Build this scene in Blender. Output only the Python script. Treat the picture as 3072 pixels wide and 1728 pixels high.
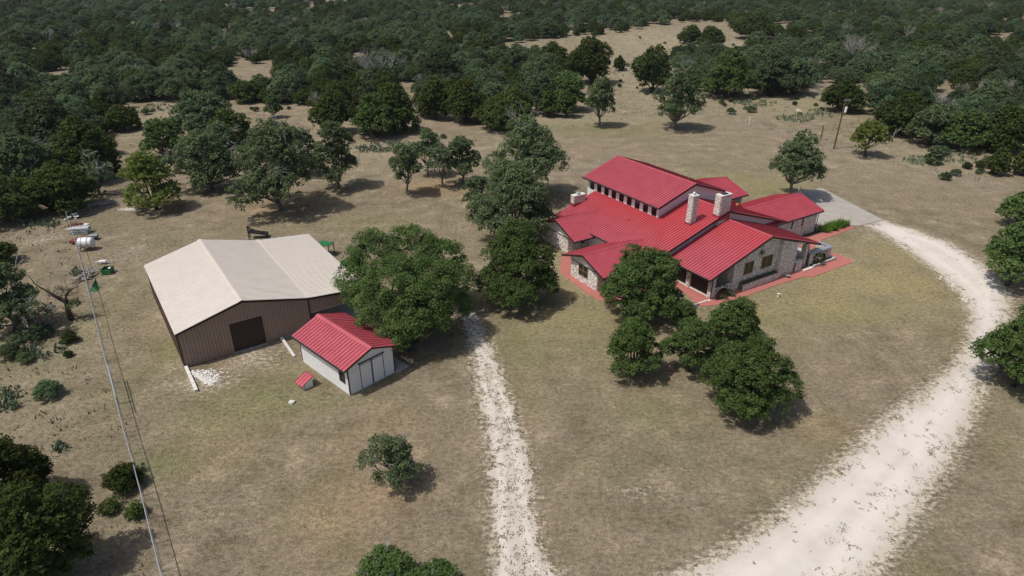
import bpy, math, random
import numpy as np
from mathutils import Vector, Matrix
for o in list(bpy.data.objects): bpy.data.objects.remove(o)
S = bpy.context.scene
C = S.collection
PI = math.pi
# ------------------------------------------------------------------ camera
CAM_H = 34.4
FPX = 1936.56
PITCH, ROLL = math.radians(27.207), math.radians(0.147)
fw = np.array([0, math.cos(PITCH), -math.sin(PITCH)])
r0 = np.array([1., 0, 0]); u0 = np.cross(r0, fw)
CR = r0*math.cos(ROLL)+u0*math.sin(ROLL)
CU = -r0*math.sin(ROLL)+u0*math.cos(ROLL)
cam = bpy.data.cameras.new('camera'); camo = bpy.data.objects.new('camera', cam); C.objects.link(camo)
cam.sensor_width = 36; cam.lens = 36*FPX/3072; cam.clip_end = 4000; cam.clip_start = .5
camo.matrix_world = Matrix(((CR[0], CU[0], -fw[0], 0), (CR[1], CU[1], -fw[1], 0), (CR[2], CU[2], -fw[2], CAM_H), (0, 0, 0, 1)))
S.camera = camo
# ------------------------------------------------------------------ light
SUN_EL, SUN_AZ = math.radians(62), math.radians(23)        # shadows fall towards azimuth SUN_AZ (from +x)
w = bpy.data.worlds.new('World'); S.world = w; w.use_nodes = True
nt = w.node_tree; bg = nt.nodes['Background']
sky = nt.nodes.new('ShaderNodeTexSky'); sky.sky_type = 'NISHITA'; sky.sun_disc = False
sky.dust_density = 3.5; sky.ozone_density = .6; sky.sun_elevation = SUN_EL; sky.sun_rotation = math.radians(90)-(SUN_AZ+PI)
nt.links.new(sky.outputs[0], bg.inputs[0]); bg.inputs[1].default_value = 0.105
sd = bpy.data.lights.new('sun', 'SUN'); sd.energy = 3.6; sd.angle = math.radians(.53); sd.color = (1, .965, .91)
so = bpy.data.objects.new('sun', sd); C.objects.link(so)
sdir = Vector((math.cos(SUN_AZ)*math.cos(SUN_EL), math.sin(SUN_AZ)*math.cos(SUN_EL), -math.sin(SUN_EL)))
so.rotation_euler = sdir.to_track_quat('-Z', 'Y').to_euler()
vs = S.view_settings; vs.view_transform = 'Standard'; vs.look = 'None'; vs.exposure = -.12; vs.gamma = 1; vs.use_curve_mapping = False
S.cycles.max_bounces = 6; S.cycles.transparent_max_bounces = 8

K = 3072/2576.   # survey coordinates were read off a 2576 px wide view of the site
def G(x, y, z=0.):
    """where the line of sight through survey point (x, y) meets height z"""
    d = fw+CR*(x*K-1536)/FPX-CU*(y*K-864)/FPX
    t = (z-CAM_H)/d[2]
    return np.array([0, 0, CAM_H])+d*t
def proj(X):
    d = np.asarray(X, float)-np.array([0, 0, CAM_H]); z = d@fw
    return (1536+FPX*(d@CR)/z)/K, (864-FPX*(d@CU)/z)/K
# ------------------------------------------------------------------ materials
def mat(name, col, rough=.85, spec=.3, **k):
    m = bpy.data.materials.new(name); m.use_nodes = True; n = m.node_tree; b = n.nodes['Principled BSDF']
    b.inputs['Base Color'].default_value = (*col, 1); b.inputs['Roughness'].default_value = rough
    b.inputs['Specular IOR Level'].default_value = spec; b.inputs['Metallic'].default_value = k.get('metal', 0)
    return m
def nd(m, t, **k):
    x = m.node_tree.nodes.new('ShaderNode'+t)
    for a, v in k.items():
        if a.startswith('i_'): x.inputs[a[2:].replace('_', ' ')].default_value = v
        else: setattr(x, a, v)
    return x
def ln(m, a, b): m.node_tree.links.new(a, b)
def noise(m, scale, detail=4, rough=.6, coord='obj', stretch=None, off=0):
    tc = nd(m, 'TexCoord'); src = tc.outputs['Object'] if coord == 'obj' else tc.outputs['Generated']
    if coord == 'world':
        src = nd(m, 'NewGeometry').outputs['Position']
    if stretch or off:
        mp = nd(m, 'Mapping'); ln(m, src, mp.inputs[0]); src = mp.outputs[0]
        if stretch: mp.inputs['Scale'].default_value = stretch
        mp.inputs['Location'].default_value = (off, off*.7, 0)
    n = nd(m, 'TexNoise'); n.inputs['Scale'].default_value = scale; n.inputs['Detail'].default_value = detail; n.inputs['Roughness'].default_value = rough
    ln(m, src, n.inputs['Vector']); return n.outputs['Fac']
def ramp(m, fac, stops):
    r = nd(m, 'ValToRGB'); e = r.color_ramp.elements
    while len(e) < len(stops): e.new(.5)
    for el, (p, c) in zip(e, stops):
        el.position = p; el.color = (*c, 1) if len(c) == 3 else c
    ln(m, fac, r.inputs[0]); return r.outputs[0]
def mixc(m, fac, a, b, mode='MIX'):
    x = nd(m, 'Mix', data_type='RGBA', blend_type=mode)
    for s, v in ((x.inputs[0], fac), (x.inputs[6], a), (x.inputs[7], b)):
        if isinstance(v, bpy.types.NodeSocket): ln(m, v, s)
        elif isinstance(v, tuple): s.default_value = (*v, 1)
        else: s.default_value = v
    return x.outputs[2]
def math_(m, op, a, b=0., c=None, clamp=False):
    x = nd(m, 'Math', operation=op, use_clamp=clamp)
    for s, v in zip(x.inputs, (a, b, c)):
        if v is None: continue
        if isinstance(v, bpy.types.NodeSocket): ln(m, v, s)
        else: s.default_value = v
    return x.outputs[0]
def bump(m, h, st=.5, d=.05):
    b = nd(m, 'Bump'); b.inputs['Strength'].default_value = st; b.inputs['Distance'].default_value = d
    ln(m, h, b.inputs['Height']); ln(m, b.outputs[0], m.node_tree.nodes['Principled BSDF'].inputs['Normal'])
def base(m, c): ln(m, c, m.node_tree.nodes['Principled BSDF'].inputs['Base Color'])
def attr(m, name):
    a = nd(m, 'Attribute', attribute_name=name); return a.outputs['Fac']
def grainy(name, c1, c2, scale=3, rough=.85, bst=.3, bd=.02, spec=.3, coord='obj', stretch=None, metal=0):
    m = mat(name, c1, rough, spec, metal=metal); f = noise(m, scale, 5, .65, coord, stretch)
    base(m, ramp(m, f, [(.3, c1), (.7, c2)])); bump(m, f, bst, bd); return m
def leafmat(name, dark, light, trans=.25, hue=.1, var=.22):
    m = bpy.data.materials.new(name); m.use_nodes = True; n = m.node_tree
    for x in list(n.nodes): n.nodes.remove(x)
    t = attr(m, 'tint'); oi = nd(m, 'ObjectInfo').outputs['Random']
    f = math_(m, 'ADD', math_(m, 'MULTIPLY', t, .75), math_(m, 'MULTIPLY', oi, .25))
    c = ramp(m, f, [(.08, dark), (.6, tuple((a+b)/2 for a, b in zip(dark, light))), (.95, light)])
    hs = nd(m, 'HueSaturation'); ln(m, c, hs.inputs['Color'])
    ln(m, math_(m, 'ADD', math_(m, 'MULTIPLY', oi, hue*.35), .5-hue*.175), hs.inputs['Hue'])
    o2 = math_(m, 'FRACT', math_(m, 'MULTIPLY', oi, 7.31))
    ln(m, math_(m, 'ADD', math_(m, 'MULTIPLY', o2, var), 1.1-var/2), hs.inputs['Value'])
    d = nd(m, 'BsdfDiffuse'); tr = nd(m, 'BsdfTranslucent'); gl = nd(m, 'BsdfGlossy'); gl.inputs['Roughness'].default_value = .5
    ln(m, hs.outputs[0], d.inputs[0]); ln(m, hs.outputs[0], tr.inputs[0]); gl.inputs[0].default_value = (.5, .55, .5, 1)
    mx = nd(m, 'MixShader'); mx.inputs[0].default_value = trans; ln(m, d.outputs[0], mx.inputs[1]); ln(m, tr.outputs[0], mx.inputs[2])
    m2 = nd(m, 'MixShader'); m2.inputs[0].default_value = .0; ln(m, mx.outputs[0], m2.inputs[1]); ln(m, gl.outputs[0], m2.inputs[2])
    out = nd(m, 'OutputMaterial'); ln(m, m2.outputs[0], out.inputs[0]); return m
M = {}
M['oak'] = leafmat('oak_leaves', (.046, .082, .022), (.145, .205, .070), .35, hue=.05)
M['grey'] = leafmat('grey_oak_leaves', (.068, .102, .046), (.178, .222, .112), .35, hue=.06)
M['wood'] = leafmat('woodland_oak_leaves', (.046, .074, .034), (.142, .182, .094), .35, hue=.16, var=.75)
M['jun'] = leafmat('juniper_leaves', (.028, .044, .011), (.098, .122, .038), trans=.25, var=.55)
M['lime'] = leafmat('bright_leaves', (.09, .125, .025), (.22, .26, .07), .4, hue=.03)
M['bark'] = grainy('bark', (.10, .085, .07), (.20, .18, .16), 6, .95, .6, .03)
M['darkbark'] = grainy('dark_bark', (.045, .035, .028), (.09, .075, .06), 6, .95, .6, .03)
M['dead'] = grainy('weathered_dead_wood', (.20, .18, .165), (.42, .39, .37), 5, .95, .4, .02)
# metal roof paint
def roofmat(name, c1, c2, rough=.38, spec=.5, metal=0., fresh=None):
    m = mat(name, c1, rough, spec)
    f = noise(m, .8, 4, .6, 'world'); g = noise(m, 14, 3, .7, 'world', off=7)
    c = ramp(m, f, [(.3, c1), (.7, c2)])
    c = mixc(m, math_(m, 'MULTIPLY', g, .22), c, tuple(x*.55 for x in c1))
    m.node_tree.nodes['Principled BSDF'].inputs['Metallic'].default_value = metal
    if fresh:   # the paint has faded least on the upper, sheltered end of these sheets
        sx = nd(m, 'SeparateXYZ'); ln(m, nd(m, 'TexCoord').outputs['Object'], sx.inputs[0])
        mr = nd(m, 'MapRange'); ln(m, math_(m, 'ADD', sx.outputs[1], math_(m, 'MULTIPLY', f, 3.)), mr.inputs[0])
        mr.inputs[1].default_value = fresh[0]+1.5; mr.inputs[2].default_value = fresh[1]+1.5; mr.inputs[3].default_value = .6; mr.inputs[4].default_value = 0.
        c = mixc(m, mr.outputs[0], c, (.50, .040, .042))
    base(m, c)
    ln(m, math_(m, 'ADD', math_(m, 'MULTIPLY', f, .18), rough-.09), m.node_tree.nodes['Principled BSDF'].inputs['Roughness'])
    return m
RED = ((.42, .066, .088), (.48, .084, .11), .5, .7, .2)
M['red'] = roofmat('red_metal_roofing', *RED)
M['redmain'] = roofmat('red_metal_roofing_main', *RED, (6.5, 11.5))
M['redwing'] = roofmat('red_metal_roofing_wing', *RED, (.5, 6.5))
M['redrib'] = roofmat('red_metal_seam', (.32, .044, .062), (.37, .06, .08))  # darker than the sheets: seam dirt and seam shadow put into the colour
M['cream'] = roofmat('cream_metal_roofing', (.71, .65, .575), (.76, .70, .63), .5, .4)
M['creamrib'] = roofmat('cream_rib_painted_shade', (.56, .50, .44), (.62, .56, .49), .5, .4)  # darker than the roofing: the ribs' shadow lines are painted into this colour
M['tanrib'] = grainy('taupe_rib_painted_shade', (.19, .135, .11), (.22, .16, .13), 1.2, .5, .05, .01, .4)  # shade of the siding ribs is put into their darker colour
M['tanwall'] = grainy('taupe_metal_siding', (.30, .215, .175), (.34, .25, .205), 1.2, .5, .05, .01, .4)
M['darkbrown'] = grainy('dark_brown_trim', (.026, .016, .015), (.04, .026, .024), 3, .5, .05, .01, .4)
M['black'] = grainy('black_painted_steel', (.012, .012, .013), (.03, .03, .032), 4, .5, .1, .01, .4)
M['white'] = grainy('white_painted_siding', (.72, .72, .72), (.80, .80, .79), 1.5, .7, .1, .01)
M['stone'] = None
m = mat('white_limestone_facing', (.6, .56, .5), .9, .2); t = attr(m, 'tint')
c = ramp(m, t, [(.0, (.56, .48, .42)), (.12, (.70, .63, .56)), (.45, (.76, .72, .67)), (1, (.84, .81, .77))])
n1 = noise(m, 9, 5, .7); n2 = noise(m, .9, 3, .6, off=4)
c = mixc(m, math_(m, 'MULTIPLY', n1, .32), c, (.42, .37, .32)); c = mixc(m, math_(m, 'MULTIPLY', math_(m, 'SUBTRACT', n2, .5, clamp=True), 1.6), c, (.50, .34, .26))
base(m, c); bump(m, n1, .6, .03); M['stone'] = m
M['mortar'] = grainy('dark_mortar', (.11, .095, .083), (.18, .16, .14), 8, .95, .4, .02)
M['concrete'] = grainy('pale_concrete', (.40, .375, .34), (.50, .475, .435), 1.1, .9, .25, .01, coord='world')
M['slab'] = grainy('parking_concrete', (.32, .29, .255), (.39, .36, .32), .5, .9, .25, .01, coord='world')
M['pinkwalk'] = grainy('salmon_stained_concrete', (.37, .125, .105), (.44, .165, .14), 2.2, .85, .2, .01, coord='world')
M['glass'] = mat('dark_window_glass', (.012, .013, .014), .08, .6)
M['blind'] = grainy('brown_window_blind', (.06, .044, .026), (.10, .075, .045), 2, .6, .1, .01)
M['tanframe'] = mat('tan_window_frame', (.30, .20, .11), .6)
M['screen'] = grainy('dark_screen_mesh', (.016, .011, .011), (.035, .022, .02), 5, .6, .1, .01)
M['steel'] = grainy('galvanised_steel', (.42, .44, .46), (.55, .57, .60), 5, .42, .1, .01, .5, metal=.6)
M['greymetal'] = grainy('dull_grey_metal', (.18, .20, .21), (.30, .32, .33), 3, .6, .2, .01)
M['green'] = grainy('green_enamel', (.012, .10, .03), (.03, .17, .055), 2, .45, .1, .01, .5)
M['tractorgreen'] = M['green']
M['tank'] = mat('white_polythene', (.74, .74, .74), .5)
M['rust'] = grainy('rusty_red_steel', (.14, .03, .022), (.22, .07, .05), 4, .75, .3, .01)
M['polewood'] = grainy('creosoted_pole_wood', (.09, .05, .028), (.16, .095, .055), 5, .9, .3, .01, stretch=(4, 4, .5))
M['rock'] = grainy('white_limestone_rock', (.52, .49, .44), (.74, .72, .68), 4, .95, .6, .04)
M['timber'] = grainy('weathered_grey_timber', (.20, .19, .18), (.34, .32, .31), 5, .9, .3, .02, stretch=(1, 1, 5))
M['clay'] = mat('terracotta', (.42, .15, .06), .8)
M['soil'] = grainy('dark_garden_soil', (.035, .028, .02), (.06, .048, .035), 6, .95, .6, .04)
# caliche road
m = mat('white_caliche', (.62, .57, .5), .95, .15)
a = noise(m, .35, 5, .6, 'world'); b_ = noise(m, 5, 6, .75, 'world', off=3); e_ = noise(m, 22, 3, .8, 'world', off=9)
c = ramp(m, a, [(.3, (.50, .45, .39)), (.55, (.575, .53, .48)), (.75, (.54, .47, .39))])
c = mixc(m, math_(m, 'MULTIPLY', math_(m, 'SUBTRACT', b_, .53, clamp=True), 1.9), c, (.42, .37, .30))
c = mixc(m, math_(m, 'MULTIPLY', math_(m, 'SUBTRACT', e_, .5, clamp=True), 1.5), c, (.78, .76, .72))
dd_ = attr(m, 'tint')   # metres from the edge, negative inside
g_ = math_(m, 'MULTIPLY', math_(m, 'ADD', dd_, 2.0), 1.5); rut = math_(m, 'SUBTRACT', 1., math_(m, 'MULTIPLY', g_, g_), clamp=True)
e2 = math_(m, 'MULTIPLY', math_(m, 'ADD', dd_, 1.1), 1.1, clamp=True)
c = mixc(m, math_(m, 'MULTIPLY', math_(m, 'MULTIPLY', rut, a), 1.0, clamp=True), c, (.66, .60, .53))
c = mixc(m, math_(m, 'MULTIPLY', math_(m, 'MULTIPLY', e2, b_), 1.1, clamp=True), c, (.42, .36, .28))
base(m, c); bump(m, b_, .5, .05); M['caliche'] = m
# caliche road
m = mat('worn_caliche_track', (.62, .57, .5), .95, .15)
a = noise(m, .35, 5, .6, 'world'); b_ = noise(m, 5, 6, .75, 'world', off=3); e_ = noise(m, 22, 3, .8, 'world', off=9)
c = ramp(m, a, [(.3, (.38, .325, .26)), (.5, (.51, .46, .40)), (.75, (.43, .37, .295))])
c = mixc(m, math_(m, 'MULTIPLY', math_(m, 'SUBTRACT', b_, .47, clamp=True), 3.), c, (.42, .37, .30))
c = mixc(m, math_(m, 'MULTIPLY', math_(m, 'SUBTRACT', e_, .5, clamp=True), 1.5), c, (.78, .76, .72))
dd_ = attr(m, 'tint')   # metres from the edge, negative inside
g_ = math_(m, 'MULTIPLY', math_(m, 'ADD', dd_, .75), 2.4); rut = math_(m, 'SUBTRACT', 1., math_(m, 'MULTIPLY', g_, g_), clamp=True)
e2 = math_(m, 'MULTIPLY', math_(m, 'ADD', dd_, .5), .5, clamp=True)
c = mixc(m, math_(m, 'MULTIPLY', math_(m, 'MULTIPLY', rut, a), 1.0, clamp=True), c, (.66, .60, .53))
c = mixc(m, math_(m, 'MULTIPLY', math_(m, 'MULTIPLY', e2, b_), 1.1, clamp=True), c, (.42, .36, .28))
base(m, c); bump(m, b_, .5, .05); M['track'] = m
# ground
m = mat('dry_grass_ground', (.2, .16, .11), .98, .1)
f1 = noise(m, .045, 4, .6, 'world'); f2 = noise(m, .32, 5, .68, 'world', off=5); f3 = noise(m, 2.3, 6, .78, 'world', off=2, stretch=(1, 1.3, 1)); f4 = noise(m, 9, 5, .8, 'world', off=8); f5 = noise(m, .12, 4, .7, 'world', off=21)
c = ramp(m, f2, [(.34, (.158, .128, .080)), (.46, (.208, .172, .120)), (.58, (.252, .206, .144)), (.68, (.36, .290, .208))])
f6 = noise(m, .55, 5, .7, 'world', off=31, stretch=(.22, 1.5, 1)); f7 = noise(m, .085, 5, .65, 'world', off=40)
c = mixc(m, math_(m, 'MULTIPLY', math_(m, 'SUBTRACT', f6, .50, clamp=True), 2.6, clamp=True), c, (.295, .240, .165))
c = mixc(m, math_(m, 'MULTIPLY', math_(m, 'SUBTRACT', f7, .50, clamp=True), 3.4, clamp=True), c, (.175, .160, .098))
c = mixc(m, math_(m, 'MULTIPLY', math_(m, 'SUBTRACT', f1, .46, clamp=True), 2.2, clamp=True), c, (.26, .205, .143))
grn = math_(m, 'ADD', math_(m, 'MULTIPLY', math_(m, 'SUBTRACT', f5, .55, clamp=True), 2.0), math_(m, 'MULTIPLY', attr(m, 'green'), math_(m, 'ADD', f2, .3)), clamp=True)
c = mixc(m, math_(m, 'MULTIPLY', grn, .85), c, (.165, .180, .068))
c = mixc(m, math_(m, 'MULTIPLY', attr(m, 'lawn'), math_(m, 'ADD', f2, .45), clamp=True), c, (.29, .245, .125))
c = mixc(m, math_(m, 'MULTIPLY', attr(m, 'orange'), math_(m, 'ADD', f2, .15), clamp=True), c, (.38, .25, .135))
c = mixc(m, math_(m, 'MULTIPLY', attr(m, 'straw'), .7, clamp=True), c, (.33, .285, .19))
pale = math_(m, 'MULTIPLY', math_(m, 'SUBTRACT', math_(m, 'ADD', math_(m, 'MULTIPLY', f3, .7), math_(m, 'MULTIPLY', attr(m, 'pale'), .28)), .50, clamp=True), 6, clamp=True)
c = mixc(m, pale, c, (.50, .44, .36))
d1 = ramp(m, f3, [(.34, (.52, .52, .49)), (.5, (1, 1, 1)), (.66, (1.42, 1.40, 1.33))])
c = mixc(m, .9, c, d1, 'MULTIPLY')
d2 = ramp(m, f4, [(.33, (.42, .43, .40)), (.5, (1, 1, 1)), (.67, (1.55, 1.52, 1.42))])
c = mixc(m, .75, c, d2, 'MULTIPLY')
base(m, c)
hh = math_(m, 'ADD', math_(m, 'MULTIPLY', f3, .7), math_(m, 'MULTIPLY', f4, .5))
bump(m, hh, .85, .14); M['ground'] = m
def bladesmat(name, c1, c2):
    m = mat(name, c1, .9, .1); base(m, ramp(m, attr(m, 'tint'), [(0, c1), (1, c2)])); return m
M['drygrass'] = bladesmat('dry_grass_blades', (.17, .14, .085), (.36, .31, .20))
M['weed'] = bladesmat('weed_blades', (.085, .08, .045), (.20, .175, .105))
M['cactus'] = bladesmat('prickly_pear_pads', (.11, .14, .085), (.22, .25, .16))
M['lily'] = bladesmat('strappy_green_leaves', (.05, .11, .015), (.14, .24, .04))
M['redstripe'] = None
m = mat('red_and_white_striped_cloth', (.6, .1, .1), .8)
wv = nd(m, 'TexWave'); wv.inputs['Scale'].default_value = 2.2; tc = nd(m, 'TexCoord'); ln(m, tc.outputs['Object'], wv.inputs[0])
base(m, ramp(m, wv.outputs['Fac'], [(.45, (.5, .06, .05)), (.55, (.7, .66, .6))])); M['redstripe'] = m
# ------------------------------------------------------------------ mesh helpers
class MB:
    def __init__(s): s.v = []; s.f = []; s.m = []; s.t = []
    def add(s, vs, fs, mi=0, tint=0.):
        k = len(s.v); s.v += [tuple(map(float, p)) for p in vs]; s.t += [tint]*len(vs)
        s.f += [tuple(i+k for i in f) for f in fs]; s.m += [mi]*len(fs); return s
    def box(s, a, b, mi=0, tint=0., skew=None):
        (x0, y0, z0), (x1, y1, z1) = a, b
        vs = [(x0, y0, z0), (x1, y0, z0), (x1, y1, z0), (x0, y1, z0), (x0, y0, z1), (x1, y0, z1), (x1, y1, z1), (x0, y1, z1)]
        return s.add(vs, [(3, 2, 1, 0), (4, 5, 6, 7), (0, 1, 5, 4), (1, 2, 6, 5), (2, 3, 7, 6), (3, 0, 4, 7)], mi, tint)
    def prism(s, poly, d, mi=0, tint=0.):
        """poly: list of 3d points (planar), extruded by vector d"""
        n = len(poly); p2 = [tuple(np.add(p, d)) for p in poly]
        fs = [tuple(range(n-1, -1, -1)), tuple(range(n, 2*n))]+[(i, (i+1) % n, n+(i+1) % n, n+i) for i in range(n)]
        return s.add(list(poly)+p2, fs, mi, tint)
    def tube(s, pts, rs, n=6, mi=0, tint=0., cap=True):
        k = len(pts); vs = []
        pts = [Vector(p) for p in pts]
        for i, p in enumerate(pts):
            d = (pts[min(i+1, k-1)]-pts[max(i-1, 0)])
            if d.length < 1e-6: d = Vector((0, 0, 1))
            d.normalize(); a = d.cross(Vector((0, 0, 1)) if abs(d.z) < .9 else Vector((1, 0, 0))).normalized(); b = d.cross(a)
            r = rs[i] if isinstance(rs, (list, tuple)) else rs
            for j in range(n):
                t = 2*PI*j/n; vs.append(p+a*(r*math.cos(t))+b*(r*math.sin(t)))
        fs = [(i*n+j, i*n+(j+1) % n, (i+1)*n+(j+1) % n, (i+1)*n+j) for i in range(k-1) for j in range(n)]
        if cap: fs += [tuple(range(n-1, -1, -1)), tuple(range((k-1)*n, k*n))]
        return s.add(vs, fs, mi, tint)
    def beam(s, a, b, w, h, mi=0, tint=0.):
        a, b = Vector(a), Vector(b); d = (b-a).normalized(); x = d.cross(Vector((0, 0, 1)) if abs(d.z) < .95 else Vector((1, 0, 0))).normalized()*w/2; y = d.cross(x).normalized()*h/2
        vs = [p+sx*x+sy*y for p in (a, b) for sx, sy in ((-1, -1), (1, -1), (1, 1), (-1, 1))]
        return s.add(vs, [(3, 2, 1, 0), (4, 5, 6, 7), (0, 1, 5, 4), (1, 2, 6, 5), (2, 3, 7, 6), (3, 0, 4, 7)], mi, tint)
    def rock(s, c, r, rng, mi=0, tint=None, sub=1, flat=.7):
        import bmesh
        bm = bmesh.new(); bmesh.ops.create_icosphere(bm, subdivisions=sub, radius=1)
        sx, sy, sz = r*rng.uniform(.8, 1.3), r*rng.uniform(.7, 1.1), r*rng.uniform(.5, 1)*flat; a = rng.uniform(0, PI)
        vs = []
        for v in bm.verts:
            p = v.co*rng.uniform(.78, 1.12); x, y = p.x*sx, p.y*sy
            vs.append((c[0]+x*math.cos(a)-y*math.sin(a), c[1]+x*math.sin(a)+y*math.cos(a), c[2]+p.z*sz))
        fs = [tuple(v.index for v in f.verts) for f in bm.faces]; bm.free()
        return s.add(vs, fs, mi, rng.random() if tint is None else tint)
    def mesh(s, name, mats, smooth=False):
        me = bpy.data.meshes.new(name); me.from_pydata(s.v, [], s.f)
        for x in (mats if isinstance(mats, (list, tuple)) else [mats]): me.materials.append(M[x] if isinstance(x, str) else x)
        me.polygons.foreach_set('material_index', s.m)
        a = me.attributes.new('tint', 'FLOAT', 'POINT'); a.data.foreach_set('value', s.t)
        if smooth: me.polygons.foreach_set('use_smooth', [True]*len(me.polygons))
        me.update(); return me
    def build(s, name, mats, parent=None, smooth=False, **p):
        return link(name, s.mesh(name, mats, smooth), parent, **p)
def link(name, me, parent=None, **p):
    o = bpy.data.objects.new(name, me); C.objects.link(o)
    if parent is not None: o.parent = parent
    for k, v in p.items(): o[k] = v
    return o
def thing(name, label, cat, loc=(0, 0, 0), rz=0, group=None):
    o = bpy.data.objects.new(name, None); C.objects.link(o); o.location = loc; o.rotation_euler = (0, 0, rz); o.empty_display_size = .3
    return tag(o, label, cat, group)
def tag(o, label, cat, group=None):
    o['label'] = label; o['category'] = cat
    if group: o['group'] = group
    return o
def npmesh(name, v, f, mat_, tint=None):
    """v (N,3), f (F,k) numpy"""
    me = bpy.data.meshes.new(name); k = f.shape[1]
    me.vertices.add(len(v)); me.vertices.foreach_set('co', v.astype(np.float32).ravel())
    me.loops.add(f.size); me.loops.foreach_set('vertex_index', f.astype(np.int32).ravel())
    me.polygons.add(len(f)); me.polygons.foreach_set('loop_start', np.arange(0, f.size, k, dtype=np.int32))
    if tint is not None:
        a = me.attributes.new('tint', 'FLOAT', 'POINT'); a.data.foreach_set('value', tint.astype(np.float32))
    me.materials.append(M[mat_] if isinstance(mat_, str) else mat_); me.update(calc_edges=True); me.validate(); return me
# value noise
_R = np.random.RandomState(5).rand(256, 256)
def vn(x, y):
    xi, yi = np.floor(x).astype(int), np.floor(y).astype(int); fx, fy = x-xi, y-yi
    fx = fx*fx*(3-2*fx); fy = fy*fy*(3-2*fy); g = lambda a, b: _R[a % 256, b % 256]
    return (g(xi, yi)*(1-fx)+g(xi+1, yi)*fx)*(1-fy)+(g(xi, yi+1)*(1-fx)+g(xi+1, yi+1)*fx)*fy
def fbm(x, y, o=4):
    s = 0; a = .5
    for i in range(o): s = s+a*vn(x*2**i+17*i, y*2**i+31*i); a *= .5
    return s/(1-.5**o)
def sdpoly(px, py, poly):
    """signed distance, negative inside"""
    P = np.asarray(poly)[:, :2]; d = np.full(px.shape, 1e18); ins = np.zeros(px.shape, bool)
    for i in range(len(P)):
        a, b = P[i], P[(i+1) % len(P)]; e = b-a
        wx, wy = px-a[0], py-a[1]; t = np.clip((wx*e[0]+wy*e[1])/(e@e+1e-12), 0, 1)
        d = np.minimum(d, (wx-e[0]*t)**2+(wy-e[1]*t)**2)
        c = (a[1] > py) != (b[1] > py)
        if a[1] != b[1]: ins ^= c & (px < (b[0]-a[0])*(py-a[1])/(b[1]-a[1])+a[0])
    d = np.sqrt(d); return np.where(ins, -d, d)

# ================================================================== GROUND
def axis(lo, a, b, hi, step, grow=1.16):
    xs = list(np.arange(a, b+.01, step)); s = step; x = b
    while x < hi: s *= grow; x += s; xs.append(x)
    s = step; x = a; pre = []
    while x > lo: s *= grow; x -= s; pre.append(x)
    return np.array(pre[::-1]+xs)
xs = axis(-2500, -100, 110, 2500, 1.0); ys = axis(-800, 14, 190, 3800, 1.0)
X, Y = np.meshgrid(xs, ys); nx, ny = len(xs), len(ys)
v = np.stack([X.ravel(), Y.ravel(), np.zeros(X.size)], 1)
ii = (np.arange(ny-1)[:, None]*nx+np.arange(nx-1)[None, :]).ravel()
f = np.stack([ii, ii+1, ii+nx+1, ii+nx], 1)
gme = npmesh('ground', v, f, 'ground'); ground = link('ground', gme, kind='structure')
def blob(lst):
    a = np.zeros(X.size)
    for cx, cy, rx, ry, s in lst:
        c = G(cx, cy); e = G(cx+rx, cy); g = G(cx, cy-ry); wx = abs(e[0]-c[0]); wy = abs(g[1]-c[1])
        d = ((v[:, 0]-c[0])/wx)**2+((v[:, 1]-c[1])/wy)**2; a = np.maximum(a, s*np.exp(-d*1.1))
    return np.clip(a+(fbm(v[:, 0]*.25, v[:, 1]*.25)-.5)*1.2*a, 0, 1)
def setattr_(n, a):
    x = gme.attributes.new(n, 'FLOAT', 'POINT'); x.data.foreach_set('value', a.astype(np.float32))
DRIVE = [G(*p) for p in [(2180, 566), (2222, 556), (2300, 580), (2380, 610), (2450, 650), (2510, 700), (2535, 740), (2530, 800), (2503, 880), (2480, 960), (2440, 1040), (2400, 1130), (2350, 1220), (2290, 1310), (2230, 1400), (2190, 1449), (2100, 1620), (1950, 1750), (1500, 1700), (1500, 1560), (1700, 1455), (1780, 1415), (1900, 1347), (2010, 1258), (2100, 1180), (2180, 1100), (2250, 1040), (2330, 985), (2400, 925), (2440, 860), (2447, 800), (2430, 750), (2370, 690), (2300, 640), (2235, 595)]]
TRACK = [G(*p) for p in [(1180, 775), (1205, 800), (1228, 850), (1243, 890), (1270, 960), (1300, 1040), (1320, 1130), (1337, 1200), (1347, 1300), (1358, 1400), (1410, 1449), (1600, 1560), (1600, 1700), (1240, 1700), (1238, 1449), (1240, 1400), (1236, 1300), (1236, 1200), (1228, 1120), (1213, 1050), (1197, 960), (1187, 900), (1180, 850), (1160, 800)]]
dd = sdpoly(v[:, 0], v[:, 1], DRIVE); dt = sdpoly(v[:, 0], v[:, 1], TRACK)
pale = np.maximum(np.exp(-np.clip(dd, 0, 99)/1.3), np.exp(-np.clip(dt, 0, 99)/.9)*.9)
pale = np.maximum(pale, blob([(520, 960, 110, 40, .9), (640, 900, 110, 40, .8), (1640, 1240, 160, 30, .6), (2060, 1010, 200, 40, .3), (1700, 1180, 90, 30, .5), (1500, 1190, 60, 30, .45), (340, 640, 130, 50, .5), (600, 640, 120, 20, .4), (850, 1010, 90, 30, .45), (2250, 600, 150, 50, .5), (2330, 760, 160, 60, .35), (420, 1330, 60, 80, .3), (120, 600, 120, 40, .5), (1290, 1380, 140, 60, .4)]))
setattr_('pale', pale)
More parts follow.
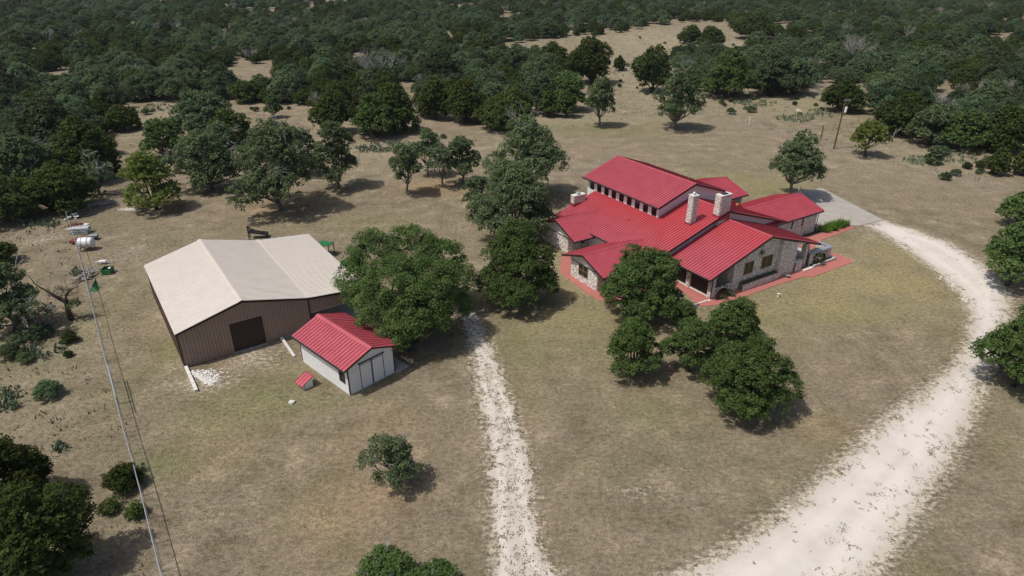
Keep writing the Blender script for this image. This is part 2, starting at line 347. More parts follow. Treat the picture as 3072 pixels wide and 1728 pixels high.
setattr_('green', blob([(2080, 790, 210, 28, .75), (1300, 880, 90, 70, .75), (420, 1165, 90, 45, .7), (640, 1010, 170, 70, .75), (1850, 455, 160, 22, .6), (1500, 320, 160, 20, .5), (820, 1010, 80, 25, .6), (260, 780, 60, 120, .35), (300, 1010, 70, 60, .35), (1930, 470, 100, 30, .6), (2400, 860, 70, 100, .3), (1930, 800, 60, 30, .9), (2000, 690, 170, 14, .6), (1480, 830, 100, 90, .5), (1640, 1040, 120, 60, .45), (900, 560, 200, 25, .35), (1880, 740, 90, 20, .9), (440, 870, 50, 90, .5), (2080, 260, 150, 25, .6)]))
setattr_('lawn', blob([(2180, 700, 240, 75, 1), (2050, 770, 260, 45, .75), (1800, 820, 220, 60, .4), (2250, 640, 140, 40, .8), (1430, 690, 60, 90, .6), (1450, 800, 140, 60, .5), (1870, 470, 170, 28, .5)]))
setattr_('orange', blob([(950, 1120, 110, 90, .45), (870, 1270, 160, 110, .42), (1110, 470, 120, 22, .6), (700, 520, 130, 22, .45), (2080, 1080, 90, 50, .3), (1000, 1240, 70, 40, .55), (590, 1120, 140, 70, .2), (1300, 1000, 60, 60, .2), (560, 1060, 60, 40, .2)]))
setattr_('straw', blob([(1500, 300, 260, 14, .6), (1700, 110, 260, 40, .9), (1600, 200, 80, 60, .7), (2000, 250, 260, 30, .6), (1000, 380, 200, 30, .55), (2300, 400, 220, 40, .4), (120, 950, 110, 200, .3), (400, 300, 60, 50, .3)]))

def ragged(name, poly, matn, cell, amp, label=None, zz=.006, holes=None, freq=.9):
    P = np.asarray(poly)[:, :2]; x0, y0 = P.min(0)-1.5; x1, y1 = P.max(0)+1.5; y0 = max(y0, 20)
    gx = np.arange(x0, x1, cell); gy = np.arange(y0, y1, cell); GX, GY = np.meshgrid(gx, gy)
    rr = np.random.RandomState(3); VX = GX+rr.uniform(-.3, .3, GX.shape)*cell; VY = GY+rr.uniform(-.3, .3, GX.shape)*cell
    cx, cy = GX[:-1, :-1]+cell/2, GY[:-1, :-1]+cell/2
    d = sdpoly(cx, cy, P)+(fbm(cx*freq, cy*freq, 5)-.5)*amp*2+(fbm(cx*4+9, cy*4, 2)-.5)*amp*.6+(.2 if name == 'farm_track' else .1)
    keep = d < 0
    if holes is not None: keep &= ~holes(cx, cy, d)
    w_ = GX.shape[1]; r, c = np.nonzero(keep); i = r*w_+c
    f = np.stack([i, i+1, i+w_+1, i+w_], 1); us, inv = np.unique(f, return_inverse=True)
    vv = np.stack([VX.ravel()[us], VY.ravel()[us], np.full(len(us), zz)], 1)
    dv = sdpoly(vv[:, 0], vv[:, 1], P)
    return link(name, npmesh(name, vv, inv.reshape(-1, 4), matn, dv), kind='structure')
ragged('driveway', DRIVE, 'caliche', .16, .9, holes=lambda x, y, d: (fbm(x*2.2, y*2.2, 3)+np.clip(1+d/1.6, 0, 1)*.17) > .80)
ragged('farm_track', TRACK, 'track', .13, .75, holes=lambda x, y, d: (fbm(x*4.1, y*4.1, 3)+fbm(x*.5+5, y*.25, 2)*.25+np.clip(1+d/.8, 0, 1)*.12) > .89)

# blades: scattered little tufts, one mesh
def tufts(name, pts, h, w_, blades, matn, seed, label=None, cat=None, spread=.08, tilt=.6, kind='stuff', **p):
    rr = np.random.RandomState(seed); n = len(pts); N = n*blades
    P = np.repeat(np.asarray(pts), blades, 0); sc = np.repeat(rr.uniform(.55, 1.35, n), blades)
    a = rr.uniform(0, 2*PI, N); off = rr.normal(0, spread, (N, 2))*sc[:, None]
    bx, by = P[:, 0]+off[:, 0], P[:, 1]+off[:, 1]
    hh = h*sc*rr.uniform(.6, 1.1, N); ww = w_*sc; la = rr.uniform(0, 2*PI, N); lt = rr.uniform(0, tilt, N)*hh
    z0 = P[:, 2] if P.shape[1] > 2 else np.zeros(N)
    v = np.stack([np.stack([bx-np.cos(a)*ww/2, by-np.sin(a)*ww/2, z0], 1), np.stack([bx+np.cos(a)*ww/2, by+np.sin(a)*ww/2, z0], 1), np.stack([bx+np.cos(la)*lt, by+np.sin(la)*lt, z0+hh], 1)], 1).reshape(-1, 3)
    f = np.arange(N*3).reshape(-1, 3); t = np.repeat(np.clip(np.repeat(rr.rand(n), blades)*.7+rr.rand(N)*.3, 0, 1), 3)
    o = link(name, npmesh(name, v, f, matn, t), p.get('parent'))
    if kind: o['kind'] = kind
    if label: tag(o, label, cat)
    return o

# ================================================================== TREES
class Foliage:
    def __init__(s): s.V = []; s.T = []
    def lobe(s, rr, c, r, size, cr, dens=1., bottom=-.45, shell=.62, fill=.42):
        """leaf clumps (radius cr) over and through an ellipsoid; every clump is a little dome of leaves"""
        r = np.asarray(r, float); A = 4.19*(r[0]*r[1]+r[0]*r[2]+r[1]*r[2])
        k = max(3, int(dens*A/(cr*cr*2.5))); d = rr.normal(size=(k*4, 3)); d /= np.linalg.norm(d, axis=1)[:, None]
        d = d[d[:, 2] > bottom][:k]; k = len(d)
        rad = shell+(1-shell)*rr.rand(k)**.5
        cc = np.asarray(c)+d*r*rad[:, None]
        per = max(6, int(fill*6.3*cr*cr/(.31*size*size))); sc = np.repeat(rr.uniform(.55, 1.3, k)*cr, per)[:, None]
        o = rr.normal(size=(k*per, 3)); o /= np.linalg.norm(o, axis=1)[:, None]; o[:, 2] = np.where(o[:, 2] < -.35, -o[:, 2], o[:, 2])
        L = np.repeat(cc, per, 0)+o*sc*(.45+.6*rr.rand(k*per)[:, None]**.6)*np.array([1, 1, .92])
        s.leaves(rr, L, size, np.repeat(rr.rand(k), per), o*.7+np.repeat(d, per, 0)*.45)
    def leaves(s, rr, L, size, ct, out):
        n = len(L); nm = out*.75+np.array([0, 0, .42])+rr.normal(size=(n, 3))*.55; nm /= np.linalg.norm(nm, axis=1)[:, None]
        a = np.cross(nm, rr.normal(size=(n, 3))); a /= np.linalg.norm(a, axis=1)[:, None]
        b = np.cross(nm, a)
        sz = size*rr.uniform(.6, 1.35, n)[:, None]; a = a*sz; b = b*sz*.62
        s.V.append(np.stack([L-a*.5, L-b*.5, L+a*.5, L+b*.5], 1)); s.T.append(np.clip(ct*.55+rr.rand(n)*.45, 0, 1))
    def mesh(s, name, mat_):
        V = np.concatenate(s.V).reshape(-1, 3); V[:, 2] = np.maximum(V[:, 2], .02)
        return npmesh(name, V, np.arange(len(V)).reshape(-1, 4), mat_, np.repeat(np.concatenate(s.T), 4))
def limb(mb, rng, a, b, r0, r1, n=6, seg=5, wob=.12, mi=0):
    a, b = np.asarray(a, float), np.asarray(b, float); L = np.linalg.norm(b-a); pts = []
    w1 = np.array([rng.uniform(-1, 1), rng.uniform(-1, 1), rng.uniform(-.4, .6)])*L*wob
    for i in range(seg+1):
        t = i/seg; pts.append(a+(b-a)*t+w1*math.sin(PI*t)+np.array([rng.uniform(-1, 1), rng.uniform(-1, 1), rng.uniform(-1, 1)])*L*.018*(0 < i < seg))
    mb.tube(pts, [r0+(r1-r0)*i/seg for i in range(seg+1)], n, mi, cap=False); return pts
def twigs(mb, rng, a, d, L, r, depth, n=4, up=.15, spread=.7, mi=0, kids=(2, 4)):
    a = np.asarray(a, float); d = d/np.linalg.norm(d); b = a+d*L
    pts = limb(mb, rng, a, b, r, r*.55, n, 3 if depth else 2, .1, mi)
    if depth == 0: return
    for k in range(rng.randint(*kids)):
        nd_ = d+np.array([rng.uniform(-1, 1), rng.uniform(-1, 1), rng.uniform(-.8, 1)+up])*spread
        st = pts[-1] if k < 2 else pts[rng.randint(1, len(pts)-1)]
        twigs(mb, rng, st, nd_, L*rng.uniform(.55, .85), r*.55, depth-1, 3, up, spread, mi, kids)
FC = {}
def make_tree(loc, R, rz, zc, kind, seed, density=1., leaf=.2, lobes=None, deadness=0., dist=80, rings=None, openness=0., clump=None):
    """returns (crown mesh, trunk mesh, dead branch mesh or None), in local coordinates"""
    rr = np.random.RandomState(seed); rng = random.Random(seed); fo = Foliage()
    if lobes is None:
        lobes = []
        if kind in ('jun',):
            nl = rng.randint(6, 9)
            lobes.append((0, 0, zc, R*.72, R*.72, rz*.9))
            for i in range(nl):
                a = 2*PI*i/nl+rng.uniform(-.4, .4); q = rng.uniform(.45, .62); zz = rng.uniform(-.55, .25)
                lobes.append((R*q*math.cos(a), R*q*math.sin(a), zc+rz*zz, R*.42, R*.42, rz*rng.uniform(.4, .6)))
            lobes.append((rng.uniform(-.15, .15)*R, rng.uniform(-.15, .15)*R, zc+rz*.5, R*.42, R*.42, rz*.52))
        else:
            a0 = rng.uniform(0, 6); jq, jz = ((.62, 1.3), .34) if openness > .25 else ((.80, 1.14), .16)
            for (nl, q0, z0, l0) in ((rng.randint(6, 8), .66, -.42, .35), (rng.randint(4, 5), .40, .12, .38), (2 if openness < .5 else 1, .14, .45, .40)):
                for i in range(nl):
                    a = a0+2*PI*i/nl+rng.uniform(-.3, .3); q = q0*rng.uniform(*jq); l = R*l0*rng.uniform(.78, 1.15)
                    lobes.append((R*q*math.cos(a), R*q*math.sin(a), zc+rz*(z0+rng.uniform(-jz, jz)), l, l, min(l*1.0, rz*.72)))
    cr = clump or min(max(.34, R*.105), .7)
    for l in lobes:
        fo.lobe(rr, l[:3], l[3:6], leaf, cr*(.85 if kind == 'jun' else 1), density*(.62 if openness > .3 else 1), -.45 if kind != 'jun' else -.8, .56, .50)
    mb = MB(); tr = max(.09, R*.055)
    nst = 1 if kind == 'jun' else rng.randint(1, 3) if openness > .3 else 1
    fork = np.array([rng.uniform(-.1, .1)*R, rng.uniform(-.1, .1)*R, max(.5, (zc-rz)*.95)])
    limb(mb, rng, (0, 0, -.1), fork, tr*1.35, tr*.9, 8, 4, .1)
    for l in lobes:
        e = np.array(l[:3])+np.array([0, 0, -l[5]*.15]); pts = limb(mb, rng, fork, e, tr*.6, tr*.16, 5, 5, .12)
        for k in range(3 if openness > .3 else 1):
            dv = np.array([rng.uniform(-1, 1), rng.uniform(-1, 1), rng.uniform(-.2, .9)])*l[3]*.85
            limb(mb, rng, pts[rng.randint(2, 5)], e+dv, tr*.22, .015, 4, 3, .12)
    dm = None
    if deadness > 0:
        db = MB()
        for k in range(int(14*deadness)+1):
            l = rng.choice(lobes); a = np.array(l[:3]); d = np.array([rng.uniform(-1, 1), rng.uniform(-1, 1), rng.uniform(-.1, 1)])
            twigs(db, rng, a, d, l[3]*.8, .035+leaf*.08, 3, 4, .1, .75)
        dm = db.mesh('dead_branches', 'dead')
    cm = fo.mesh('crown', {'oak': 'oak', 'grey': 'grey', 'jun': 'jun', 'lime': 'lime', 'wood': 'wood'}[kind])
    tm = mb.mesh('trunk', 'darkbark' if kind in ('oak', 'jun', 'lime', 'wood') else 'bark')
    return cm, tm, dm
NAMES = {'oak': ('live_oak', 'oak tree'), 'grey': ('live_oak', 'oak tree'), 'wood': ('live_oak', 'oak tree'), 'jun': ('juniper_tree', 'juniper'), 'lime': ('elm_tree', 'tree')}
tree_xy = []
def fit_crown(x0, y0, x1, y1, clear):
    cx, cy = (x0+x1)/2, (y0+y1)/2; hw, hh = (x1-x0)/2, (y1-y0)/2; zc = 3.
    for _ in range(12):
        c = G(cx, cy, zc); dist = np.linalg.norm(c-np.array([0, 0, CAM_H])); dep = (c-np.array([0, 0, CAM_H]))@fw
        s = FPX/K/dep; al = math.atan2(CAM_H-zc, np.hypot(c[0], c[1])); R = hw/s
        q = (hh/s)**2-(R*math.sin(al))**2; rz = math.sqrt(max(q, 0))/math.cos(al); rz = min(max(rz, R*.45), R*1.25)
        zc = rz+clear
    return c, R, rz, zc, dist
def tree(x0, y0, x1, y1, kind, label, clear=None, deadness=0., openness=0., density=1., name=None, seed=None, lobes=None, group=None, cat=None):
    if clear is None: clear = {'oak': .45, 'grey': 1.2, 'wood': .4, 'jun': .0, 'lime': .4}[kind]
    c, R, rz, zc, dist = fit_crown(x0, y0, x1, y1, clear)
    leaf = min(max(.0031*dist, .17), .5)
    if lobes:
        lb = []
        for (lx, ly, lr, lz) in lobes:
            p = G(lx, ly, lz); s = FPX/K/((p-np.array([0, 0, CAM_H]))@fw); r = lr/s*1.12
            lb.append((p[0]-c[0], p[1]-c[1], lz-.4, r, r, r*.95))
        lobes = lb
    g_ = {'jun': 1.04, 'grey': 1.05}.get(kind, 1.1)
    cm, tm, dm = make_tree(c, R*g_, rz*g_, zc, kind, seed or int(x0*7+y0*13) % 99991, density, leaf, lobes, deadness, dist, openness=openness)
    nm, ct = NAMES[kind]
    t = thing(name or nm, label, cat or ct, (c[0], c[1], 0), 0, group)
    link('crown', cm, t); link('trunk', tm, t)
    if dm: link('dead_branches', dm, t, kind='stuff')
    tree_xy.append((c[0], c[1], R)); return t

# ---- the trees one can point to, nearest first
tree(850, 565, 1190, 895, 'oak', 'largest dark green oak, its broad crown shading the gap between barn and shed', seed=11,
     lobes=[(945, 640, 62, 6.4), (1035, 630, 62, 6.6), (1115, 650, 50, 5.6), (890, 690, 42, 4.6), (985, 705, 70, 6.8), (1080, 715, 70, 6.2), (1150, 700, 42, 4.2), (945, 775, 52, 4.4), (1015, 800, 52, 4.0), (1085, 800, 45, 3.6), (1145, 765, 38, 3.2), (985, 850, 36, 2.8), (905, 735, 36, 3.8), (1060, 760, 60, 5.2)])
tree(1197, 560, 1405, 765, 'oak', 'round dark oak between the largest oak and the front left gable of the house')
tree(1187, 420, 1400, 592, 'grey', 'sage green oak rising behind the round dark oak, left of the short stone chimney', openness=.2)
tree(1160, 432, 1236, 530, 'grey', 'small sage green oak at the left foot of the one behind the round dark oak', openness=.2)
tree(1222, 312, 1440, 478, 'grey', 'sprawling half dead grey oak just behind the left rear of the house', deadness=.7, openness=.4, density=1.1, clear=1.6)
GP = 'cluster of slim grey oaks behind the mown yard'
tree(970, 350, 1065, 462, 'grey', 'leftmost slim grey oak of the clump of four in the back yard', openness=.3, density=1., clear=2., group=GP, deadness=.2)
tree(1035, 308, 1112, 430, 'grey', 'tall slim oak second from left in the clump of four in the back yard', openness=.3, density=1., clear=2., group=GP)
tree(1075, 345, 1150, 448, 'grey', 'thin greyish oak third from left in the clump of four in the back yard', openness=.4, density=.9, clear=2., deadness=.4, group=GP)
tree(1115, 312, 1205, 458, 'grey', 'rightmost slim oak of the clump of four in the back yard', openness=.3, density=1., clear=1.6, group=GP)
tree(575, 300, 795, 510, 'grey', 'big spreading grey oak with visible limbs standing in the yard behind the barn', openness=.4, density=1.15, clear=1.5, deadness=.5)
tree(783, 322, 897, 455, 'grey', 'slender grey oak on two trunks right of the big spreading grey oak', openness=.3, density=1.05, clear=1.5)
tree(715, 330, 800, 425, 'grey', 'grey green oak filling the gap between the big spreading oak and the slender one', openness=.3, clear=1.2)
tree(500, 300, 600, 400, 'grey', 'grey oak behind and left of the big spreading grey oak', openness=.2, clear=1., deadness=.3)
tree(305, 385, 442, 525, 'lime', 'bright yellow green bushy tree at the corner of the back yard fence', density=.8)
tree(430, 340, 605, 465, 'grey', 'low grey green oak left of the big spreading grey oak', openness=.3, clear=1., deadness=.2)
tree(353, 303, 455, 388, 'oak', 'small bright green domed oak above the yellow green bushy tree')
tree(430, 238, 590, 345, 'wood', 'rounded oak behind the bright green domed oak, right of the bare sandy patch')
tree(520, 275, 632, 362, 'jun', 'dark juniper behind the low grey green oak')
tree(664, 238, 706, 292, 'oak', 'little upright oak on the sandy strip above the big spreading oak')
tree(1512, 608, 1716, 795, 'oak', 'dense green oak covering the corner of the screened porch')
tree(1527, 788, 1664, 942, 'oak', 'leftmost oak of the group on the front lawn below the house')
tree(1692, 745, 1754, 830, 'oak', 'smallest oak of the group on the front lawn, nearest the house')
tree(1680, 790, 1805, 935, 'oak', 'middle oak of the group on the front lawn')
tree(1772, 750, 1922, 885, 'oak', 'bushy oak nearest the front walk, right of the screened porch corner')
tree(1775, 838, 2005, 1042, 'oak', 'largest and frontmost oak of the group on the front lawn')
tree(1945, 335, 2082, 462, 'grey', 'lone oak with a bare dark trunk beside the concrete parking slab', clear=2.6, openness=.2, seed=5, density=.8)
tree(2490, 570, 2640, 695, 'oak', 'spreading oak at the right edge beside the bend of the driveway', clear=1.6)
tree(2522, 492, 2620, 552, 'oak', 'low oak at the right edge behind the spreading one by the driveway bend', clear=1.2)
tree(2488, 755, 2700, 980, 'oak', 'large oak cut by the right edge, below the driveway bend')
tree(900, 1080, 1064, 1222, 'grey', 'small half dead oak with grey twigs alone in the front pasture', deadness=1., openness=.4, density=.75, clear=.9, seed=31)
tree(888, 1378, 1038, 1500, 'oak', 'left one of two oak crowns cut by the bottom edge', openness=.2, deadness=.4)
tree(1036, 1412, 1165, 1520, 'oak', 'right one of two oak crowns cut by the bottom edge', openness=.2, deadness=.2)
tree(-130, 1092, 112, 1330, 'jun', 'tall dark juniper at the left edge, upper one of the pair outside the pipe fence')
tree(-60, 1210, 212, 1500, 'jun', 'big dark juniper in the bottom left corner outside the pipe fence')
tree(264, 1165, 352, 1240, 'jun', 'juniper bush touching the pipe fence', name='juniper_bush', cat='bush')
tree(248, 1256, 300, 1294, 'jun', 'low juniper bush left of the fence, left of the smaller round one', name='juniper_bush', cat='bush')
tree(318, 1268, 362, 1304, 'jun', 'smallest round juniper bush close to the pipe fence', name='juniper_bush', cat='bush')
tree(-80, 655, 78, 828, 'grey', 'grey green oak at the left edge outside the fence', openness=.3, clear=.6, deadness=.4)
tree(48, 735, 134, 828, 'grey', 'mostly dead grey oak between the left edge oak and the bare tree', openness=.6, density=.3, deadness=1., clear=1.)
tree(-60, 608, 34, 668, 'jun', 'dark juniper at the left edge above the grey green oak')
tree(40, 262, 215, 400, 'wood', 'pale topped oak dome in the thicket at upper left')
tree(130, 300, 286, 455, 'jun', 'dark juniper facing the sandy clearing at upper left')
tree(-60, 345, 132, 480, 'grey', 'grey oak with bare limbs poking out at the left edge of the thicket', deadness=.9, openness=.2)
tree(80, 405, 235, 532, 'jun', 'dark juniper at the front of the thicket, left of the fence corner')
tree(185, 375, 280, 475, 'grey', 'silvery dead topped oak on the right flank of the upper left thicket', deadness=1., openness=.5, density=.4)
tree(-90, 440, 100, 560, 'jun', 'dark juniper at the left edge, lowest of the upper left thicket')
tree(103, 482, 156, 528, 'jun', 'small dark juniper standing clear in front of the upper left thicket')
tree(262, 265, 347, 328, 'jun', 'round ball shaped juniper at the tip of the sandy clearing')
tree(1468, 178, 1553, 302, 'grey', 'tall narrow oak on a forked trunk just outside the back fence', clear=2.2)
tree(1645, 170, 1777, 302, 'grey', 'open light green tree beside the back fence', clear=2., openness=.4, density=.9)
tree(1585, 120, 1700, 230, 'jun', 'big round dark juniper on the open straw coloured meadow')
tree(2068, 203, 2178, 280, 'jun', 'round dark juniper behind the utility pole')
tree(1353, 232, 1404, 288, 'oak', 'left one of two small trees in front of the juniper thicket')
tree(1398, 222, 1452, 290, 'oak', 'right one of two small trees in front of the juniper thicket')
tree(1430, 98, 1546, 208, 'jun', 'dark juniper with a pointed top at the edge of the straw coloured meadow')
tree(1345, 108, 1427, 182, 'jun', 'dark juniper left of the pointed topped one at the meadow edge')
tree(1544, 142, 1572, 178, 'jun', 'tiny juniper alone on the meadow', name='juniper_bush', cat='bush')
tree(1390, 160, 1475, 280, 'oak', 'green oak filling the middle of the thicket left of the tall narrow oak')
tree(1320, 185, 1400, 275, 'wood', 'dark oak behind the left small tree')
tree(1195, 238, 1336, 325, 'jun', 'wide dark juniper thicket edge nearest the back fence')
tree(1188, 212, 1295, 290, 'grey', 'dead topped grey oak above the wide dark juniper', deadness=.8, openness=.2)
tree(1050, 185, 1135, 308, 'jun', 'tall dark juniper right of the narrow sandy gap')
tree(1118, 200, 1222, 308, 'jun', 'dark juniper between the tall one and the dead topped oak')
tree(928, 212, 1052, 332, 'jun', 'dark juniper left of the narrow sandy gap')
tree(882, 238, 1002, 340, 'oak', 'green oak in front of the dark juniper left of the sandy gap')
tree(778, 232, 882, 335, 'jun', 'olive juniper above the slender two trunked oak')
tree(1705, 64, 1770, 108, 'jun', 'left one of two small junipers on the far meadow')
tree(1754, 68, 1824, 116, 'jun', 'right one of two small junipers on the far meadow')
tree(1838, 36, 1952, 96, 'jun', 'broad dark juniper at the right end of the far meadow')
tree(2210, 235, 2345, 338, 'jun', 'dark juniper at the front left of the right hand woodland, beyond the pole')
tree(2298, 255, 2400, 362, 'wood', 'dark oak second from left along the front of the right hand woodland')
tree(2372, 272, 2488, 370, 'oak', 'dark oak third from left along the front of the right hand woodland')
tree(2466, 268, 2592, 380, 'jun', 'dark juniper at the right edge along the front of the right hand woodland')
tree(2145, 303, 2237, 372, 'lime', 'flat topped bright green mesquite right of the utility pole', clear=1.7, name='mesquite_tree', density=.7)
tree(2329, 366, 2373, 412, 'grey', 'thin grey green bush in the pasture right of the mesquite', name='shrub', cat='bush', clear=.1)
tree(2488, 372, 2544, 442, 'jun', 'small dark juniper in the pasture near the right edge')
tree(2556, 370, 2625, 442, 'jun', 'dark juniper cut by the right edge of the pasture')
tree(1040, 0+130, 1160, 215, 'wood', 'grey green oak right of the silvery dead bush tree')
tree(1885, 130, 2010, 236, 'wood', 'dark oak at the front of the woodland behind the back meadow, third from left')
tree(1775, 125, 1895, 240, 'oak', 'dense oak at the front of the woodland right of the light green tree')
tree(1960, 140, 2050, 232, 'wood', 'greyish oak at the right end of the woodland behind the back meadow')

# ---- woodland: shared variants, individuals in front, the rest one mass
FOREST = [[(-500, 560), (60, 515), (215, 495), (262, 450), (275, 360), (258, 300), (330, 256), (640, 262), (790, 262), (800, 320), (880, 330), (1008, 322), (1014, 215), (1044, 205), (1050, 295), (1200, 300), (1315, 312), (1335, 268), (1440, 270), (1490, 215), (1500, 150), (1420, 160), (1350, 150), (1262, 140), (1262, 112), (1400, 96), (1500, 92), (1640, 68), (1720, 56), (1830, 56), (1850, 88), (1925, 93), (1900, 128), (1830, 150), (1740, 152), (1702, 150), (1702, 228), (1760, 238), (2000, 232), (2050, 205), (2175, 225), (2237, 238), (2207, 262), (2213, 300), (2255, 330), (2304, 362), (2477, 366), (2600, 374), (2800, 420), (3400, 500), (3400, -30.5), (1200, -30.5), (-900, -30.5), (-1100, 400)]]
OPEN = [[(1930, 62), (2030, 54), (2040, 72), (1950, 80)], [(2440, 92), (2560, 84), (2580, 112), (2450, 118)], [(1240, 40), (1330, 34), (1340, 48), (1250, 54)], [(2100, 120), (2180, 116), (2190, 134), (2105, 136)], [(2540, 195), (2640, 190), (2640, 222), (2550, 224)], [(880, 60), (960, 56), (965, 70), (885, 74)], [(367, 0), (430, 2), (427, 15), (380, 16)], [(318, 36), (352, 38), (352, 78), (322, 76)], [(604, 0), (630, 0), (628, 20), (608, 20)], [(2081, 30), (2195, 36), (2190, 52), (2090, 46)], [(2325, 212), (2420, 202), (2381, 250), (2325, 250)], [(2505, 48), (2620, 44), (2620, 68), (2510, 70)], [(1105, 80), (1135, 82), (1140, 110), (1100, 108)], [(2295, 165), (2400, 172), (2400, 184), (2290, 180)], [(720, 2), (740, 0), (742, 10), (722, 12)], [(770, 18), (860, 20), (850, 30), (775, 28)]]
def inpoly(px, py, poly):
    return sdpoly(px, py, np.array(poly, float)) < 0
rr = np.random.RandomState(77)
cand = []
d = 95.
while d < 660:
    sp = 4.7+d*.0062; half = d*.92+30; n = int(2*half/sp)
    xs_ = (np.arange(n)-n/2)*sp+rr.uniform(-.48, .48, n)*sp; ys_ = d+rr.uniform(-.48, .48, n)*sp
    cand.append(np.stack([xs_, ys_], 1)); d += sp*.93
cand = np.concatenate(cand)
D3 = np.concatenate([cand, np.zeros((len(cand), 1))], 1)-np.array([0, 0, CAM_H]); zz = D3@fw
px_, py_ = (1536+FPX*(D3@CR)/zz)/K, (864-FPX*(D3@CU)/zz)/K
ok = inpoly(px_, py_, FOREST[0])
for o_ in OPEN: ok &= ~inpoly(px_, py_, o_)
ok &= (px_ > -220) & (px_ < 2800)
ok &= ~((fbm(cand[:, 0]*.035, cand[:, 1]*.035, 2) > .70))
T = np.array(tree_xy)
dm_ = np.sqrt(((cand[:, None, :]-T[None, :, :2])**2).sum(2))-T[None, :, 2]*.75
ok &= dm_.min(1) > 1.4
cand = cand[ok]; cpx = px_[ok]; cpy = py_[ok]
kindn = fbm(cand[:, 0]*.045+3, cand[:, 1]*.045+8, 3)+rr.uniform(-.16, .16, len(cand))
kinds = np.where(kindn > .50, 0, 1)       # 0 juniper, 1 oak
kinds[rr.rand(len(cand)) < .06] = 2       # 2 dead
var = {0: [], 1: [], 2: []}
for i in range(6): var[0].append(make_tree(None, 3.2, 2.4, 2.4, 'jun', 300+i, .9, .34, clump=.62)[:2])
for i in range(6): var[1].append(make_tree(None, 4.3, 2.4, 3.0, 'wood' if i % 2 else 'grey', 400+i, .9, .38, openness=.0, clump=.72)[:2])
for me_, _ in var[1]: pass
for i in (0, 2, 4): var[1][i][0].materials[0] = M['wood'] if i else M['grey']
def dead_mesh(seed, R=3., dense=3, h=4.2, thick=.09):
    rng = random.Random(seed); mb = MB(); tk = limb(mb, rng, (0, 0, -.1), (rng.uniform(-.3, .3), rng.uniform(-.3, .3), h*.35), thick*2.2, thick*1.6, 6, 3, .1)
    br = MB()
    for k in range(rng.randint(5, 8)):
        a = rng.uniform(0, 2*PI); dv = np.array([math.cos(a)*.9, math.sin(a)*.9, rng.uniform(.3, 1.3)])
        twigs(br, rng, tk[-1], dv, R*.5, thick*1.1, dense, 4, .25, .75, kids=(2, 4))
    return br.mesh('branches', 'dead'), mb.mesh('trunk', 'dead')
for i in range(5): var[2].append(dead_mesh(500+i, 3.2, 4, 4.4, .085))
wl = [('dark green juniper among many in the dense woodland beyond the yard', 'juniper', 'juniper_tree', 'junipers of the woodland beyond the fence', 'crown'),
      ('grey green oak among many in the dense woodland beyond the yard', 'oak tree', 'live_oak', 'oaks of the woodland beyond the fence', 'crown'),
      ('bare silver grey dead tree sticking out of the woodland beyond the yard', 'dead tree', 'dead_tree', 'dead trees in the woodland beyond the fence', 'branches')]
def put(kind, vi, x, y, s, rz, label=None, group=None, name=None, zs=1.):
    L_, ct, nm, gp, cn = wl[kind]
    t = thing(name or nm, label or L_, ct, (x, y, 0), rz, None if label else (group or gp)); t.scale = (s, s, s*zs)
    a_, b__ = var[kind][vi]; link(cn, a_, t); link('trunk', b__, t); return t
dist = np.hypot(cand[:, 0], cand[:, 1]); inview = (cpx > -60) & (cpx < 2640) & (cpy > -5)
order = np.argsort(dist); cnt = {0: 0, 1: 0, 2: 0}; far = []
sources = {}
for i in order:
    k = int(kinds[i]); s = rr.uniform(.55, 1.28); rz_ = rr.uniform(0, 2*PI); vi = rr.randint(len(var[k]))
    if k == 2: s *= .95
    if inview[i] and cnt[k] < (285, 285, 110)[k]:
        cnt[k] += 1; t = put(k, vi, cand[i, 0], cand[i, 1], s, rz_, zs=rr.uniform(.85, 1.15)); sources.setdefault((k, vi), t.children[0])
    else: far.append((cand[i, 0], cand[i, 1], 0, s, rz_, k, vi))
keys = sorted(sources)
me = bpy.data.meshes.new('woodland'); far = np.array(far); me.vertices.add(len(far)); me.vertices.foreach_set('co', far[:, :3].astype(np.float32).ravel())
for nm, arr, ty in (('sc', far[:, 3], 'FLOAT'), ('rz', far[:, 4], 'FLOAT'), ('ix', np.array([keys.index((int(a), int(b))) if (int(a), int(b)) in keys else 0 for a, b in far[:, 5:7]]), 'INT')):
    at = me.attributes.new(nm, ty, 'POINT'); at.data.foreach_set('value', arr.astype(np.int32 if ty == 'INT' else np.float32))
wo = link('woodland', me, kind='stuff'); tag(wo, 'dense dark mixed juniper and oak woodland stretching to the top of the view', 'woodland')
ng = bpy.data.node_groups.new('woodland', 'GeometryNodeTree')
ng.interface.new_socket('Geometry', in_out='INPUT', socket_type='NodeSocketGeometry'); ng.interface.new_socket('Geometry', in_out='OUTPUT', socket_type='NodeSocketGeometry')
gi = ng.nodes.new('NodeGroupInput'); go = ng.nodes.new('NodeGroupOutput'); iop = ng.nodes.new('GeometryNodeInstanceOnPoints')
g2i = ng.nodes.new('GeometryNodeGeometryToInstance')
for k_ in keys[::-1]:
    oi = ng.nodes.new('GeometryNodeObjectInfo'); oi.inputs['Object'].default_value = sources[k_]; oi.inputs['As Instance'].default_value = True; oi.transform_space = 'ORIGINAL'
    ng.links.new(oi.outputs['Geometry'], g2i.inputs[0])
def na(nm, ty):
    x = ng.nodes.new('GeometryNodeInputNamedAttribute'); x.data_type = ty; x.inputs[0].default_value = nm; return x.outputs[0]
cx_ = ng.nodes.new('ShaderNodeCombineXYZ'); ng.links.new(na('rz', 'FLOAT'), cx_.inputs[2])
ng.links.new(gi.outputs[0], iop.inputs['Points']); ng.links.new(g2i.outputs[0], iop.inputs['Instance']); iop.inputs['Pick Instance'].default_value = True
